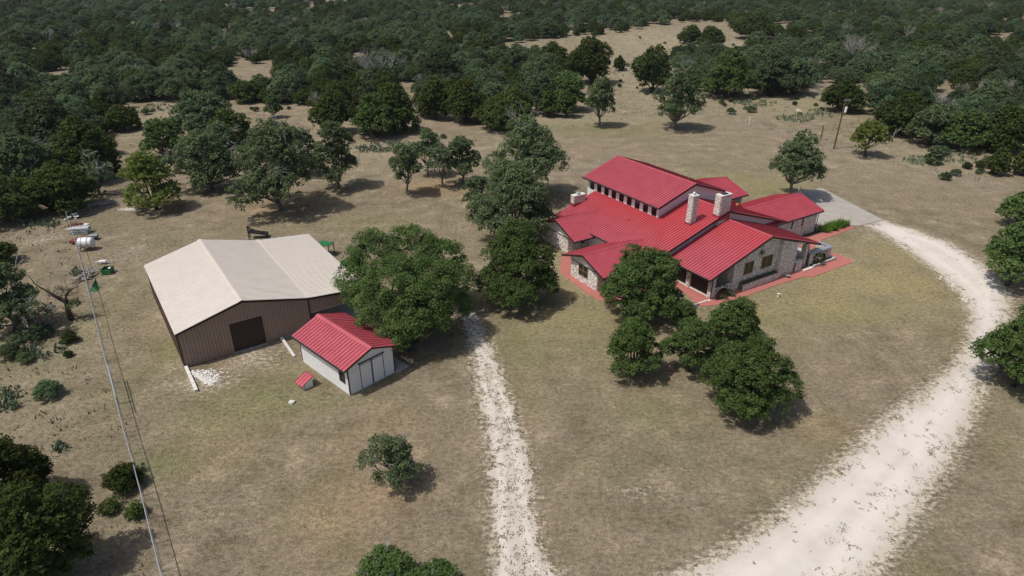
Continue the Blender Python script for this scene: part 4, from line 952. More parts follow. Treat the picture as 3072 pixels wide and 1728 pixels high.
# walks and slab
def flat(name, poly, z0, z1, matn, local=True):
    p = [(HW(*q)[0], HW(*q)[1], z0) if local else (q[0], q[1], z0) for q in poly]
    A = sum(p[i][0]*p[(i+1) % len(p)][1]-p[(i+1) % len(p)][0]*p[i][1] for i in range(len(p)))
    if A < 0: p = p[::-1]
    return MB().prism(p, (0, 0, z1-z0)).build(name, matn, kind='structure')
flat('front_walk', [(20.9, -8.75), (20.9, -9.6), (23.75, -9.8), (27.1, -10.7), (27.5, -10.8), (28.05, -9.9), (28.45, -8.4), (28.62, -5.86), (28.68, .17), (29.05, 5.4), (29.66, 6.3), (29.75, 14.2), (29.1, 14.85), (26.45, 14.85), (24.6, 15.6), (23.2, 17.2), (22.95, 25.7), (21.65, 25.1), (21.6, 16.6), (20.65, 16.0), (20.65, 12.55), (21.4, 12.55), (21.4, 12.98), (27.0, 12.98), (27.0, 7.0), (26.9, -8.75)], 0, .05, 'pinkwalk')
flat('side_walk', [(8.5, -14.8), (8.5, -15.7), (11.6, -18.35), (12.6, -18.9), (14.7, -19.1), (18.0, -19.45), (20.0, -19.5), (21.1, -19.1), (21.6, -18.3), (21.9, -16.5), (21.5, -13.5), (21.2, -9.65), (20.4, -9.65), (20.3, -17.3), (18.75, -18.1), (13.65, -18.33), (13.6, -14.0), (9.5, -13.0)], 0, .05, 'pinkwalk')
flat('parking_slab', [(8.5, 20.4), (8.5, 32.9), (9.6, 37.3), (23.4, 31.8), (22.85, 26.8), (22.15, 25.6), (20.8, 26.0), (20.1, 20.4)], 0, .07, 'slab')
# ---------------------------------------------------------------- BARN
barn = thing('metal_barn', 'large barn with ribbed cream roof and taupe metal walls, dark roll door in its front', 'barn', (-30.631, 50.303, 0), math.radians(124.969)-PI/2)
def wall_panels(parent, P0, ax, nrm, L, topf, z0, pw, matn, ribs=3, name='wall_panel', skip=()):
    """ribbed siding sheets; topf(along) gives the top height"""
    n = max(1, round(L/pw)); w_ = L/n; P0, ax, nrm = map(lambda q: np.array(q, float), (P0, ax, nrm)); up = np.array([0, 0, 1.])
    for i in range(n):
        a0, a1 = i*w_+.003, (i+1)*w_-.003
        segs = [(a0, a1, z0)]
        for (s0, s1, st) in skip:
            new = []
            for (x0, x1, zb) in segs:
                if x1 <= s0 or x0 >= s1: new.append((x0, x1, zb)); continue
                if x0 < s0: new.append((x0, s0, zb))
                if x1 > s1: new.append((s1, x1, zb))
                new.append((max(x0, s0), min(x1, s1), st))
            segs = new
        mb = MB()
        for (x0, x1, zb) in segs:
            if x1-x0 < .02: continue
            mb.prism([P0+ax*x0+up*zb, P0+ax*x1+up*zb, P0+ax*x1+up*topf(x1), P0+ax*x0+up*topf(x0)], nrm*.012)
        for k in range(ribs):
            x = i*w_+w_*(k+.5)/ribs; zb = z0
            for (s0, s1, st) in skip:
                if s0 < x+.03 and x < s1: zb = st
            c = P0+ax*x+nrm*.012
            mb.prism([c+up*zb, c+ax*.05+up*zb, c+ax*.05+up*topf(x), c+up*topf(x)], nrm*.035, 1)
        mb.build(name, [matn, 'tanrib'], parent)
bL, bW, bW2 = 17.91, 12.30, 6.216
ZE, ZR, ZV, Z2 = 3.73, 5.335, 3.75, 3.145
core = MB().prism([(0.05, .06, 0), (.05, .06, ZE-.12), (6.11, .06, ZR-.12), (bW-.05, .06, ZV-.12), (bW-.05, .06, 0)], (0, bL-.12, 0)).build('frame_core', 'darkbrown', barn)
topb = lambda s: (ZE+(ZR-ZE)*s/6.11 if s < 6.11 else ZR-(ZR-ZV)*(s-6.11)/(bW-6.11))-.10
front = MB().build('front_wall', 'tanwall', barn) if False else None
DX0, DX1, DZ = 4.55, 7.62, 3.17
wallF = MB().box((.02, .02, 0), (.1, .058, .1)).build('front_wall', 'tanwall', barn)
wall_panels(wallF, (0, .055, 0), (1, 0, 0), (0, -1, 0), bW, topb, .02, .91, 'tanwall', 3, 'wall_panel', [(DX0, DX1, DZ)])
wallS = MB().box((.02, .02, 0), (.058, .1, .1)).build('side_wall', 'tanwall', barn)
wall_panels(wallS, (.045, bL, 0), (0, -1, 0), (-1, 0, 0), bL, lambda s: ZE-.1, .02, .91, 'tanwall', 3)
door = MB().box((DX0+.02, .0, .14), (DX1-.02, .05, DZ-.02)).build('roll_door', 'darkbrown', barn)
for k in range(14):
    z = .2+k*.21; MB().box((DX0+.04, -.018, z), (DX1-.04, -.001, z+.185)).build('door_slat', 'darkbrown', door)
MB().box((DX0, -.12, 0), (DX1, -.002, .13)).build('door_sill', 'greymetal', barn)
MB().box((9.0, -.10, 0), (bW, .0, .28)).build('foundation', 'greymetal', barn)
# trims
tm = MB(); tm.box((-.03, -.05, 0), (.09, .04, ZE-.1)); tm.box((bW-.1, -.05, 0), (bW+.02, .04, ZV-.1)); tm.build('corner_trim', 'darkbrown', barn, kind='stuff')
def slope_part(nm, c0, z0, c1, z1, a0, a1, capw=None):
    th = .10; mb = MB(); mb.prism([(c0, a0, z0), (c1, a0, z1), (c1, a0, z1-th), (c0, a0, z0-th)], (0, a1-a0, 0)); r_o = mb.build(nm, 'cream', barn)
    if z0 >= z1: roof_slope(r_o, a0, a1, (c0, z0), (c1, z1), 1, .91, 'cream', 'creamrib', nrib=3, rib=.045, ribh=.038, lift=.012)
    else: roof_slope(r_o, a0, a1, (c1, z1), (c0, z0), 1, .91, 'cream', 'creamrib', nrib=3, rib=.045, ribh=.038, lift=.012)
    fb = MB(); fb.prism([(c0, a0, z0+.03), (c1, a0, z1+.03), (c1, a0, z1-.2), (c0, a0, z0-.2)], (0, -.05, 0)); fb.prism([(c0, a1, z0+.03), (c1, a1, z1+.03), (c1, a1, z1-.2), (c0, a1, z0-.2)], (0, .05, 0))
    fb.build('rake_trim', 'darkbrown', r_o, kind='stuff'); return r_o
slope_part('roof_slope', -.08, ZE-.02, 6.11, ZR, -.08, bL+.05); slope_part('roof_slope', 6.115, ZR, bW-.005, ZV, -.08, bL+.05); slope_part('roof_slope', bW+.005, ZV+.0, bW+bW2, Z2, -.08, bL+.05)
mb = MB(); k_ = (ZR-ZE)/6.11; mb.prism([(6.11-.3, -.1, ZR-k_*.3+.06), (6.11, -.1, ZR+.075), (6.11+.3, -.1, ZR-k_*.3+.06), (6.11+.3, -.1, ZR-k_*.3+.03), (6.11, -.1, ZR+.05), (6.11-.3, -.1, ZR-k_*.3+.03)], (0, bL+.2, 0)); mb.build('ridge_cap', 'creamrib', barn)
mb = MB(); mb.prism([(bW-.2, -.1, ZV+.10), (bW, -.1, ZV+.075), (bW+.2, -.1, ZV+.055), (bW+.2, -.1, ZV+.0), (bW-.2, -.1, ZV+.03)], (0, bL+.2, 0)); mb.build('transition_flashing', 'creamrib', barn)
# annex: closed above 2 m in front, open below
an = MB().box((bW, .0, 2.02), (bW+.02, .03, 2.1)).build('annex_wall', 'tanwall', barn)
wall_panels(an, (bW+.03, .05, 0), (1, 0, 0), (0, -1, 0), bW2-.05, lambda s: ZV-(ZV-Z2)*s/bW2-.12, 2.02, .91, 'tanwall', 3)
MB().box((bW+.02, -.0, 1.96), (bW+bW2, .06, 2.018)).build('annex_beam', 'steel', barn)
for y_ in (.12, 6.0, 11.9, bL-.12): MB().box((bW+bW2-.2, y_-.08, 0), (bW+bW2-.05, y_+.08, Z2-.13)).build('annex_post', 'darkbrown', barn)
MB().box((bW-.03, .1, 0), (bW, bL-.1, ZV-.14)).build('inner_wall', 'tanwall', barn)
MB().box((bW+.02, .1, 0), (bW+bW2, bL, .08)).build('annex_floor', 'concrete', barn)
# loading pad with pale rock retaining walls
def BW_(s, t, z=0): a = math.radians(124.969)-PI/2; c, sn = math.cos(a), math.sin(a); return np.array([-30.631+c*s-sn*t, 50.303+sn*s+c*t, z])
rw = thing('retaining_wall', 'pale block retaining wall running out from the left front corner of the barn', 'wall', BW_(0, 0), math.radians(124.969)-PI/2)
for k in range(11): MB().box((-.02, -.43-.42*k+.012, 0), (.26, -.01-.42*k, .26+.02*(k % 2))).build('wall_block', 'rock', rw)
rw = thing('retaining_wall', 'pale block retaining wall between the barn door and the red shed', 'wall', BW_(9.05, 0), math.radians(124.969)-PI/2)
for k in range(9): MB().box((-.12-.0*k, -.5-.44*k+.015, 0), (.12, -.06-.44*k, .3-.015*k)).build('wall_block', 'rock', rw)
MB().box((-8.0, -4.2, .0), (-7.99, -4.1, .01))
rng = random.Random(9); mb = MB()
for k in range(420):
    t = rng.random(); s = .35+t*1.0+rng.uniform(0, 2.6)*(.35+t*.6)*rng.random(); y_ = -1.2-3.2*t+rng.uniform(-.3, .3)+ (0 if s < 1.2 else rng.uniform(.2, .9)*(s-1.0))
    p = BW_(s, min(y_, -.5)); r = rng.uniform(.05, .14); mb.rock((p[0], p[1], r*.25), r, rng, 0, None, 1)
o = mb.build('rock_rubble', 'rock', kind='stuff'); tag(o, 'white broken limestone spread beside the left retaining wall of the barn', 'rubble')
# ---------------------------------------------------------------- SHED
sh = thing('storage_shed', 'small white shed with red seamed roof and double sliding doors', 'shed', (-14.178, 46.127, 0), math.radians(136.967)-PI/2)
sW, sL, so_, sg_ = 4.916, 7.814, .474, .379; ze_, zr_s = 2.927, 3.977
def gz(x): return zr_s-(zr_s-ze_)/(sW/2+so_)*abs(x-sW/2)-.14
MB().prism([(0, 0, .08), (0, 0, gz(0)), (sW/2, 0, gz(sW/2)), (sW, 0, gz(sW)), (sW, 0, .08)], (0, sL, 0)).build('wall', 'white', sh)
MB().box((-.03, -.03, 0), (sW+.03, sL+.03, .078)).build('foundation', 'concrete', sh)
gable(sh, -sg_, sL+sg_, sW/2, zr_s, sW/2+so_, sW/2+so_, ze_, ze_, 1, pitch=.41, th=.12, capw=.3, ribh=.05, rib=.03)
for x0, y0 in ((-.02, -.02), (sW-.08, -.02), (-.02, sL-.08), (sW-.08, sL-.08)):
    MB().box((x0, y0, .08), (x0+.10, y0+.10, 2.93)).build('corner_trim', 'black', sh)
for k, (x0, x1) in enumerate(((1.22, 2.46), (2.50, 3.75))):
    d_ = MB().box((x0, -.035, .1), (x1, -.003, 2.68)).build('sliding_door', 'white', sh)
    fr = MB(); fr.box((x0, -.05, .1), (x0+.06, -.036, 2.68)); fr.box((x1-.06, -.05, .1), (x1, -.036, 2.68)); fr.box((x0+.06, -.05, 2.52), (x1-.06, -.036, 2.58)); fr.build('door_trim', 'black', d_, kind='stuff')
MB().box((1.1, -.09, 2.70), (3.87, -.02, 2.80)).build('door_track', 'black', sh)
window(sh, (-.002, 1.42, .98), (0, -1, 0), (-1, 0, 0), .92, 1.3, 'black', 'glass', 0, 1, .06, .03)
MB().box((sW/2-.2, -.03, 3.2), (sW/2+.2, -.003, 3.45)).build('gable_vent', 'white', sh)
MB().box((4.95, -.2, 0), (6.4, 2.2, .06)).build('pad', 'concrete', sh)
# dog house
dg = thing('well_house', 'tiny white hut with a red metal lean roof near the shed', 'hut', G(771, 971), math.radians(138)-PI/2)
dg.location = (G(768, 981)[0], G(768, 981)[1], 0)
MB().prism([(0, 0, 0), (0, 0, .62), (.85, 0, .98), (.85, 0, 0)], (0, .95, 0)).build('wall', 'white', dg)
rf = MB().prism([(-.32, -.12, .52), (.8, -.12, 1.06), (.8, -.12, 1.02), (-.32, -.12, .48)], (0, 1.2, 0)).build('roof', 'red', dg)
MB().prism([(.8, -.12, 1.06), (1.12, -.12, .9), (1.12, -.12, .86), (.8, -.12, 1.02)], (0, 1.2, 0)).build('roof', 'red', dg)
for y_ in (-.12, .28, .68, 1.05): MB().prism([(-.32, y_, .525), (.8, y_, 1.065), (.8, y_, 1.10), (-.32, y_, .56)], (0, .03, 0)).build('roof_seam', 'redrib', rf)
for x_ in (0, .81): MB().box((x_, -.012, 0), (x_+.04, .0, .62)).build('corner_trim', 'black', dg)

# ================================================================== FENCES, POLES, CLUTTER
FP = [(172, 566), (208, 700), (240, 800), (262, 880), (285, 965), (305, 1050), (330, 1130), (355, 1215), (374, 1300), (392, 1375), (410, 1449), (428, 1520)]
def rail_pts(pix, h_):
    """ground points whose top at height h_ is seen at the surveyed place"""
    return [G(x, y, h_)*np.array([1, 1, 0]) for x, y in pix]
FPT = rail_pts([(165, 532), (187, 600), (212, 690), (235, 785), (258, 880), (287, 990), (310, 1080), (333, 1160), (355, 1245), (378, 1340), (405, 1449), (425, 1530)], 1.7)
fn = thing('chain_link_fence', 'long galvanised chain link fence running down the left side of the yard', 'fence', FPT[0]*[1, 1, 0]); O_ = FPT[0].copy()
mb = MB(); mb.tube([p-O_+[0, 0, 1.7] for p in FPT], .035, 6); mb.build('top_rail', 'steel', fn)
mb = MB(); mb.tube([p-O_+[0, 0, .1] for p in FPT], .01, 4); mb.build('bottom_wire', 'steel', fn)
pm = MB().tube([(0, 0, 0), (0, 0, 1.76)], .035, 6).mesh('fence_post', 'steel')
def along(pts, step):
    out = []; acc = 0.
    for a, b_ in zip(pts[:-1], pts[1:]):
        L = np.linalg.norm(b_-a); t = acc
        while t < L: out.append(a+(b_-a)*t/L); t += step
        acc = t-L
    return out
for p in along(FPT, 2.6): o = link('fence_post', pm, fn); o.location = tuple(p-O_)
mb = MB()
for a, b_ in zip(FPT[:-1], FPT[1:]):
    a, b_ = a-O_, b_-O_; L = np.linalg.norm(b_-a); e = (b_-a)/L; k = 0; st = .22; nr = np.array([-e[1], e[0], 0])*.004
    for sgn in (1, -1):
        for i in range(int(L/st)+14):
            s0 = i*st-(1.6 if sgn > 0 else 0); s1 = s0+1.6*sgn*1.0 if sgn > 0 else s0-1.6; z0, z1 = .08, 1.68
            lo, hi = min(s0, s1), max(s0, s1)
            if hi <= 0 or lo >= L: continue
            f_ = lambda s: z0+(z1-z0)*(s-s0)/(s1-s0)
            t0 = min(max(s0, 0), L); t1 = min(max(s1, 0), L); p0 = a+e*t0+[0, 0, f_(t0)]; p1 = a+e*t1+[0, 0, f_(t1)]
            mb.add([p0-[0, 0, .003], p1-[0, 0, .003], p1+[0, 0, .003], p0+[0, 0, .003]], [(0, 1, 2, 3)])
mb.build('chain_link', 'steel', fn, kind='stuff')
# gate leaf hung in the fence: sun-bleached double frame
gt = thing('pipe_gate', 'long pipe gate in the chain link fence left of the barn', 'gate', tuple(rail_pts([(284, 962)], 1.7)[0]))
ga = rail_pts([(271, 925), (291, 1005)], 1.7); d_ = ga[1]-ga[0]; o_ = ga[0]-np.array(gt.location)+np.array([.07, 0, 0])
mb = MB(); mb.tube([o_+[0, 0, 1.95], o_+d_+[0, 0, 1.95]], .05, 6); mb.tube([o_+[.0, 0, 1.6], o_+d_+[0, 0, 1.6]], .04, 6); mb.build('gate_rail', 'steel', gt)
for t in (0, .33, .66, 1): MB().tube([o_+d_*t, o_+d_*t+[0, 0, 1.95]], .035, 6).build('gate_bar', 'steel', gt)
# back fence: T posts and wire
def wire_fence(pix, label, step=4.2, h_=1.25):
    P = [G(x, y) for x, y in pix]; O_ = P[0].copy(); t = thing('wire_fence', label, 'fence', tuple(O_))
    pm = MB().tube([(0, 0, 0), (0, 0, h_+.1)], .035, 4).mesh('fence_post', 'greymetal')
    for p in along(P, step): o = link('fence_post', pm, t); o.location = tuple(p-O_)
    for z in (.25, .6, .95, h_): MB().tube([p-O_+[0, 0, z] for p in P], .009, 3).build('wire', 'greymetal', t)
wire_fence([(172, 566), (280, 520), (385, 492), (470, 475), (560, 462)], 'wire fence with thin posts from the chain link corner to the big grey oak')
wire_fence([(690, 452), (800, 425), (930, 402), (1030, 385), (1180, 362), (1255, 348), (1345, 338), (1450, 320), (1550, 302), (1650, 288), (1715, 285), (1800, 287), (1845, 300), (1905, 322), (1975, 345), (2060, 362)], 'thin wire fence along the back of the mown yard')
wire_fence([(2085, 378), (2172, 388), (2225, 402), (2290, 425), (2340, 440), (2430, 462), (2576, 500), (2700, 545)], 'thin wire fence right of the utility pole running to the right edge')
t = thing('steel_pipe', 'long galvanised pipe lying by the fence under the big grey oak', 'pipe', tuple(G(468, 476))); a = G(468, 476); b_ = G(572, 455)
MB().tube([(0, 0, .9), tuple(b_-a+[0, 0, .9])], .05, 6).build('pipe', 'steel', t)
for q in (0, .5, 1): MB().tube([tuple((b_-a)*q), tuple((b_-a)*q+[0, 0, .9])], .05, 5).build('pipe_leg', 'steel', t)
# utility pole
UP = np.array([64.72, 128.52, 0]); pole = thing('utility_pole', 'tall brown wooden utility pole with a white transformer', 'pole', tuple(UP))
MB().tube([(0, 0, 0), (.06, 0, 5), (.1, 0, 9.9)], [.17, .14, .11], 10).build('post', 'polewood', pole)
MB().beam((-.2, .05, 9.55), (1.0, -.35, 9.75), .1, .12).build('crossarm', 'steel', pole)
tb = MB(); tb.tube([(.55, -.1, 7.3), (.55, -.1, 8.25)], .24, 14); tb.tube([(.55, -.1, 8.25), (.55, -.1, 8.36)], [.25, .12], 14); tx = tb.build('transformer', 'tank', pole)
for a in (-.1, .12): MB().tube([(.55+a, -.1, 8.36), (.55+a, -.1, 8.62)], [.04, .03], 6).build('bushing', 'greymetal', tx)
MB().beam((.08, -.05, 8.0), (.42, -.1, 8.0), .06, .1).build('bracket', 'steel', pole)
for x, z in ((.95, 9.86), (.1, 10.02)): MB().tube([(x, -.3*x, z-.12), (x, -.3*x, z)], [.05, .06], 6).build('insulator', 'greymetal', pole)
sp_ = np.array([64.95, 135.4, 0]); t = thing('fence_pole', 'short wooden post behind the lone oak, left of the utility pole', 'post', tuple(sp_)); MB().tube([(0, 0, 0), (.02, 0, 3.0)], [.14, .12], 8).build('post', 'polewood', t)
t = thing('gate_post', 'white painted post in the back fence line', 'post', tuple(G(1884, 315))); MB().tube([(0, 0, 0), (0, 0, 1.9)], .09, 8).build('post', 'white', t)
def wire(a, b_, sag, r, label):
    a, b_ = np.array(a, float), np.array(b_, float); pts = [(a+(b_-a)*k/20)-a-[0, 0, sag*4*(k/20)*(1-k/20)] for k in range(21)]
    o = MB().tube(pts, r, 4).build('power_line', 'black'); o.location = tuple(a); tag(o, label, 'wire'); return o
pt_ = UP+[.1, 0, 9.95]
wire(pt_, [132, 92, 9.5], 1.3, .012, 'upper overhead power line running from the utility pole to the right edge')
wire(UP+[.1, 0, 8.9], [131, 90, 8.4], 1.3, .012, 'lower overhead power line running from the utility pole to the right edge')
mp = HW(13.0, 25.5)
wire(UP+[.08, 0, 7.8], mp+[0, 0, 3.1], .7, .012, 'service line sagging from the utility pole to the meter post behind the garage')
t = thing('meter_post', 'thin metal mast with a small dish behind the garage roof', 'mast', tuple(mp)); MB().tube([(0, 0, 0), (0, 0, 3.2)], .04, 6).build('mast', 'steel', t)
MB().tube([(.0, -.1, 3.0), (.12, -.25, 3.05)], [.28, .3], 12).build('dish', 'greymetal', t); MB().box((-.1, -.2, 1.2), (.2, -.05, 1.8)).build('meter_box', 'greymetal', t)
# bare tree by the fence
tp_ = G(180, 803); t = thing('dead_tree', 'bare forked dead tree leaning over the chain link fence left of the barn', 'dead tree', tuple(tp_))
rng = random.Random(42); mb = MB(); limb(mb, rng, (0, 0, -.1), (.1, 0, 2.2), .30, .20, 8, 5, .05); mb.build('trunk', 'darkbark', t)
mb = MB()
for tip, r in (((-2.6, 0, 4.3), .24), ((1.6, .4, 3.8), .22), ((.4, .6, 3.2), .13), ((-.6, -.5, 3.0), .10)):
    pts = limb(mb, rng, (.1, 0, 2.1), tip, r, .04, 6, 6, .16)
    for k in range(6): twigs(mb, rng, pts[rng.randint(2, 6)], np.array([rng.uniform(-1, 1), rng.uniform(-1, 1), rng.uniform(-.4, 1)]), .6, .035, 2, 4)
pts = limb(mb, rng, (-2.5, 0, 4.2), (-2.9, 0, 5.2), .05, .02, 5, 4, .2)
mb.build('branches', 'darkbark', t)
fo_ = Foliage(); fo_.lobe(np.random.RandomState(4), (.7, 0, 1.7), (.7, .7, .5), .14, .25); link('leaf_clump', fo_.mesh('leaf_clump', 'grey'), t)
# water tank on stand
t = thing('water_tank', 'white plastic tank lying on a dark steel cradle beside the fence', 'tank', tuple(G(222, 628)), math.radians(6))
seg = [(-.95, .02), (-.93, .42), (-.8, .6), (-.35, .66), (.35, .66), (.8, .6), (.93, .42), (.95, .02)]
MB().tube([(x, 0, 1.05) for x, r in seg], [r for x, r in seg], 18).build('tank_body', 'tank', t, smooth=False)
for x in (-.36, .36):
    mb = MB()
    for k in range(18):
        a0, a1 = 2*PI*k/18, 2*PI*(k+1)/18; mb.beam((x, .68*math.cos(a0), 1.05+.68*math.sin(a0)), (x, .68*math.cos(a1), 1.05+.68*math.sin(a1)), .05, .03)
    mb.build('strap', 'greymetal', t)
mb = MB()
for x in (-.6, .6):
    mb.beam((x, -.62, 0), (x, -.62, .55), .07, .07); mb.beam((x, .62, 0), (x, .62, .55), .07, .07); mb.beam((x, -.62, .5), (x, .62, .5), .07, .07)
mb.beam((-.6, -.62, .03), (.6, -.62, .03), .07, .07); mb.beam((-.6, -.62, .5), (.6, -.62, .5), .07, .07); mb.build('cradle', 'black', t, kind='stuff')
# green implements
t = thing('box_blade', 'open green tractor implement with a white sack beside the fence', 'farm implement', tuple(G(273, 687)), .15)
mb = MB(); mb.box((-.5, -.6, .05), (-.44, .6, .75)); mb.box((.44, -.6, .05), (.5, .6, .75)); mb.box((-.438, -.6, .05), (.438, -.52, .6)); mb.box((-.438, .54, .05), (.438, .6, .7)); mb.box((-.438, -.1, .3), (.438, .0, .42)); mb.build('frame', 'green', t)
MB().beam((-.3, -.3, .5), (.3, .4, .62), .08, .08).build('hitch', 'green', t)
sk = MB(); sk.rock((.28, .1, .62), .22, random.Random(3), 0, 0, 2); sk.build('sack', 'tank', t)
t = thing('mower_deck', 'green folded metal implement with a pointed hood leaning by the fence', 'farm implement', tuple(G(239, 729)), .1)
MB().prism([(-.45, -.6, 0), (.5, -.6, 0), (.1, -.1, 1.0)], (0, .0, 0)) if False else None
mb = MB(); mb.add([(-.45, -.6, .0), (.5, -.45, .0), (.35, .3, .05), (-.5, .1, .05), (-.1, -.15, .55), (0, .75, 1.05), (.12, .7, .6)], [(0, 1, 4), (1, 2, 4), (2, 3, 4), (3, 0, 4), (4, 5, 6), (3, 5, 4), (2, 6, 4), (2, 3, 5, 6), (0, 3, 2, 1)]); mb.build('hood', 'green', t)
t = thing('cart', 'small white board trailer lying beside the open green implement', 'trailer', tuple(G(263, 664)), .1)
MB().box((-.6, -.2, .25), (.25, .25, .45)).build('box_body', 'tank', t); MB().beam((.25, 0, .3), (1.0, .25, .3), .08, .08).build('drawbar', 'rock', t); MB().beam((-.6, .0, .3), (-1.0, -.05, .3), .12, .1).build('handle', 'rock', t)
# stacks of salvage along the fence
rng = random.Random(12)
t = thing('block_pile', 'pile of pale grey stone blocks at the far end of the chain link fence', 'stone pile', tuple(G(187, 550)))
for k in range(34):
    l = k//14; x, y = rng.uniform(-.9+l*.2, .9-l*.2), rng.uniform(-.7+l*.2, .8-l*.2)
    o = MB().rock((0, 0, 0), .22, rng, 0, None, 1, .7).build('stone', 'rock' if k % 3 else 'greymetal', t); o.location = (x, y, .12+l*.26)
t = thing('timber_stack', 'stack of reddish brown scrap boards beside the pale block pile', 'board pile', tuple(G(190, 568)))
for k in range(9): o = MB().box((-.8, -.12, 0), (.8, .12, .09)).build('board', 'rust' if k % 2 else 'polewood', t); o.location = (rng.uniform(-.1, .1), -.35+.12*(k % 5)*1.7, .1*(k//3)); o.rotation_euler = (0, 0, rng.uniform(-.2, .2))
t = thing('pipe_rack', 'heap of grey green metal cages and pipes beside the fence', 'scrap heap', tuple(G(203, 586)))
mb = MB()
for k in range(7):
    for z in (.12, .45, .75): mb.tube([(-1.3, -.6+.2*k, z), (1.3, -.6+.2*k, z+.03*(k % 3))], .03, 4)
for x in (-1.25, -.4, .45, 1.25):
    mb.box((x-.03, -.62, .08), (x+.03, .62, .14)); mb.box((x-.03, -.62, .76), (x+.03, .62, .8))
mb.build('cage', 'greymetal', t); MB().box((.5, .2, .3), (1.1, .75, 1.15)).build('crate', 'rock', t); MB().box((-.3, .1, .76), (.4, .6, .95)).build('crate', 'timber', t)
for k in range(7): MB().tube([(-1.6+.1*k, -.7+.15*k, .8), (1.4, -.3+.1*k, .85+.03*k)], .035, 5).build('pipe', 'steel', t)
t = thing('red_implement', 'rusty red metal implement between the fence and the white tank', 'farm implement', tuple(G(199, 612)), .05)
MB().box((-.9, -.55, .2), (.3, .55, .55)).build('deck', 'rust', t); MB().box((.3, -.4, .1), (.9, .3, .3)).build('deck', 'rust', t)
for k in range(3): MB().beam((.1+.2*k, -.3, .3), (.5+.2*k, .8, .9), .05, .05).build('arm', 'rust', t)
t = thing('blue_barrel_cart', 'small grey blue cart behind the white tank', 'cart', tuple(G(237, 602)), .2)
MB().box((-.5, -.35, .25), (.55, .4, .62)).build('cart_body', 'greymetal', t)
for x, y in ((-.4, -.4), (.45, -.4)): MB().tube([(x, y-.05, .25), (x, y+.05, .25)], .24, 12).build('wheel', 'black', t)
t = thing('pallet_heap', 'grey weathered boards and branches heaped against the fence', 'board pile', tuple(G(222, 695)))
for k in range(22): a = rng.uniform(0, PI); o = MB().beam((-rng.uniform(.5, 1.3), 0, 0), (rng.uniform(.5, 1.3), 0, 0), .12, .04).build('board', 'timber', t); o.location = (rng.uniform(-.3, .7), rng.uniform(-1.6, 1.3), .08+.03*k); o.rotation_euler = (rng.uniform(-.1, .1), rng.uniform(-.1, .1), a if k % 3 else 1.4)
a = G(215, 524); b_ = G(283, 513)
t = thing('log_pile', 'long grey heap of cut cedar logs outside the back fence', 'log pile', tuple(a))
for k in range(26): q = rng.random(); p = (b_-a)*q*1.0; o = MB().tube([(-1.0, 0, 0), (0, rng.uniform(-.08, .08), .04), (1.0, 0, 0)], [.09, .08, .06], 6).build('log', 'timber', t); o.location = (p[0], p[1]+rng.uniform(-.4, .4), .1+rng.uniform(0, .45)); o.rotation_euler = (0, rng.uniform(-.15, .15), math.atan2(b_[1]-a[1], b_[0]-a[0])+rng.uniform(-.3, .3))
# black platform behind barn, green implements on its far side
p = G(651, 598, 0); t = thing('black_trailer', 'black steel loading frame standing behind the barn', 'trailer', (p[0], p[1], 0), .2)
mb = MB(); mb.prism([(-1.2, .6, 1.1), (1.3, .6, .55), (1.3, -.5, .55), (-1.2, -.5, 1.1)], (0, 0, -.12)); mb.build('deck', 'black', t)
for x, y, z in ((-1.15, -.45, 1.9), (-1.15, .5, 1.6), (1.2, -.45, .5), (1.2, .5, .5)): MB().beam((x, y, 0), (x, y, z), .12, .12).build('leg', 'black', t)
MB().beam((-1.15, -.45, 1.85), (-1.15, .5, 1.6), .1, .1).build('brace', 'black', t); MB().prism([(-1.15, -.46, 1.85), (1.2, -.46, .6), (1.2, -.46, .5), (-1.15, -.46, 1.7)], (0, .05, 0)).build('brace', 'black', t)
p = G(822, 640, 0); t = thing('green_canopy', 'flat green metal canopy seen past the right corner of the barn', 'canopy', (p[0], p[1], 0), -.3)
MB().box((-.9, -.7, 1.5), (.9, .7, 1.58)).build('top', 'green', t)
for x, y in ((-.8, -.6), (.8, -.6), (.8, .6), (-.8, .6)): MB().box((x-.04, y-.04, 0), (x+.04, y+.04, 1.498)).build('leg', 'black', t)
p = G(868, 672, 0); t = thing('green_implement', 'dark green implement half hidden between the barn and the largest oak', 'farm implement', (p[0], p[1], 0), .5)
MB().box((-1.2, -.5, .4), (1.0, .5, .6)).build('deck', 'green', t); MB().beam((-1.2, 0, .6), (1.2, .3, 1.1), .15, .12).build('boom', 'green', t)
for x in (-.9, .8): MB().tube([(x, -.6, .3), (x, -.45, .3)], .3, 12).build('wheel', 'black', t)
# white rock in the pasture, rubble heaps
rng = random.Random(4)
o = MB().rock((0, 0, .12), .34, rng, 0, 0, 2, .7).build('limestone_rock', 'rock'); o.location = tuple(G(735, 1014)); tag(o, 'single white limestone rock in the grass below the tiny hut', 'rock')
def rubble(cx, cy, rx, ry, n, r, label, seed):
    rng = random.Random(seed); mb = MB()
    for k in range(n):
        a, q = rng.uniform(0, 2*PI), rng.random()**.6; p = G(cx+rx*q*math.cos(a), cy+ry*q*math.sin(a)); rr_ = r*rng.uniform(.5, 1.4); mb.rock((p[0], p[1], rr_*.2), rr_, rng)
    o = mb.build('rock_rubble', 'rock', kind='stuff'); tag(o, label, 'rubble')
rubble(322, 527, 26, 4, 90, .12, 'pale gravel heap on the back fence line right of the log pile', 5)
rubble(2378, 700, 26, 6, 26, .09, 'white stones lining the inside of the driveway bend, upper patch', 6)
rubble(2425, 750, 10, 14, 34, .10, 'white stones lining the inside of the driveway bend, lowest patch', 7)
rubble(2395, 722, 10, 12, 24, .09, 'white stones lining the inside of the driveway bend, middle patch', 8)
rubble(2010, 0+278, 10, 4, 30, .15, 'small stone heap in the meadow beside the utility pole', 9)
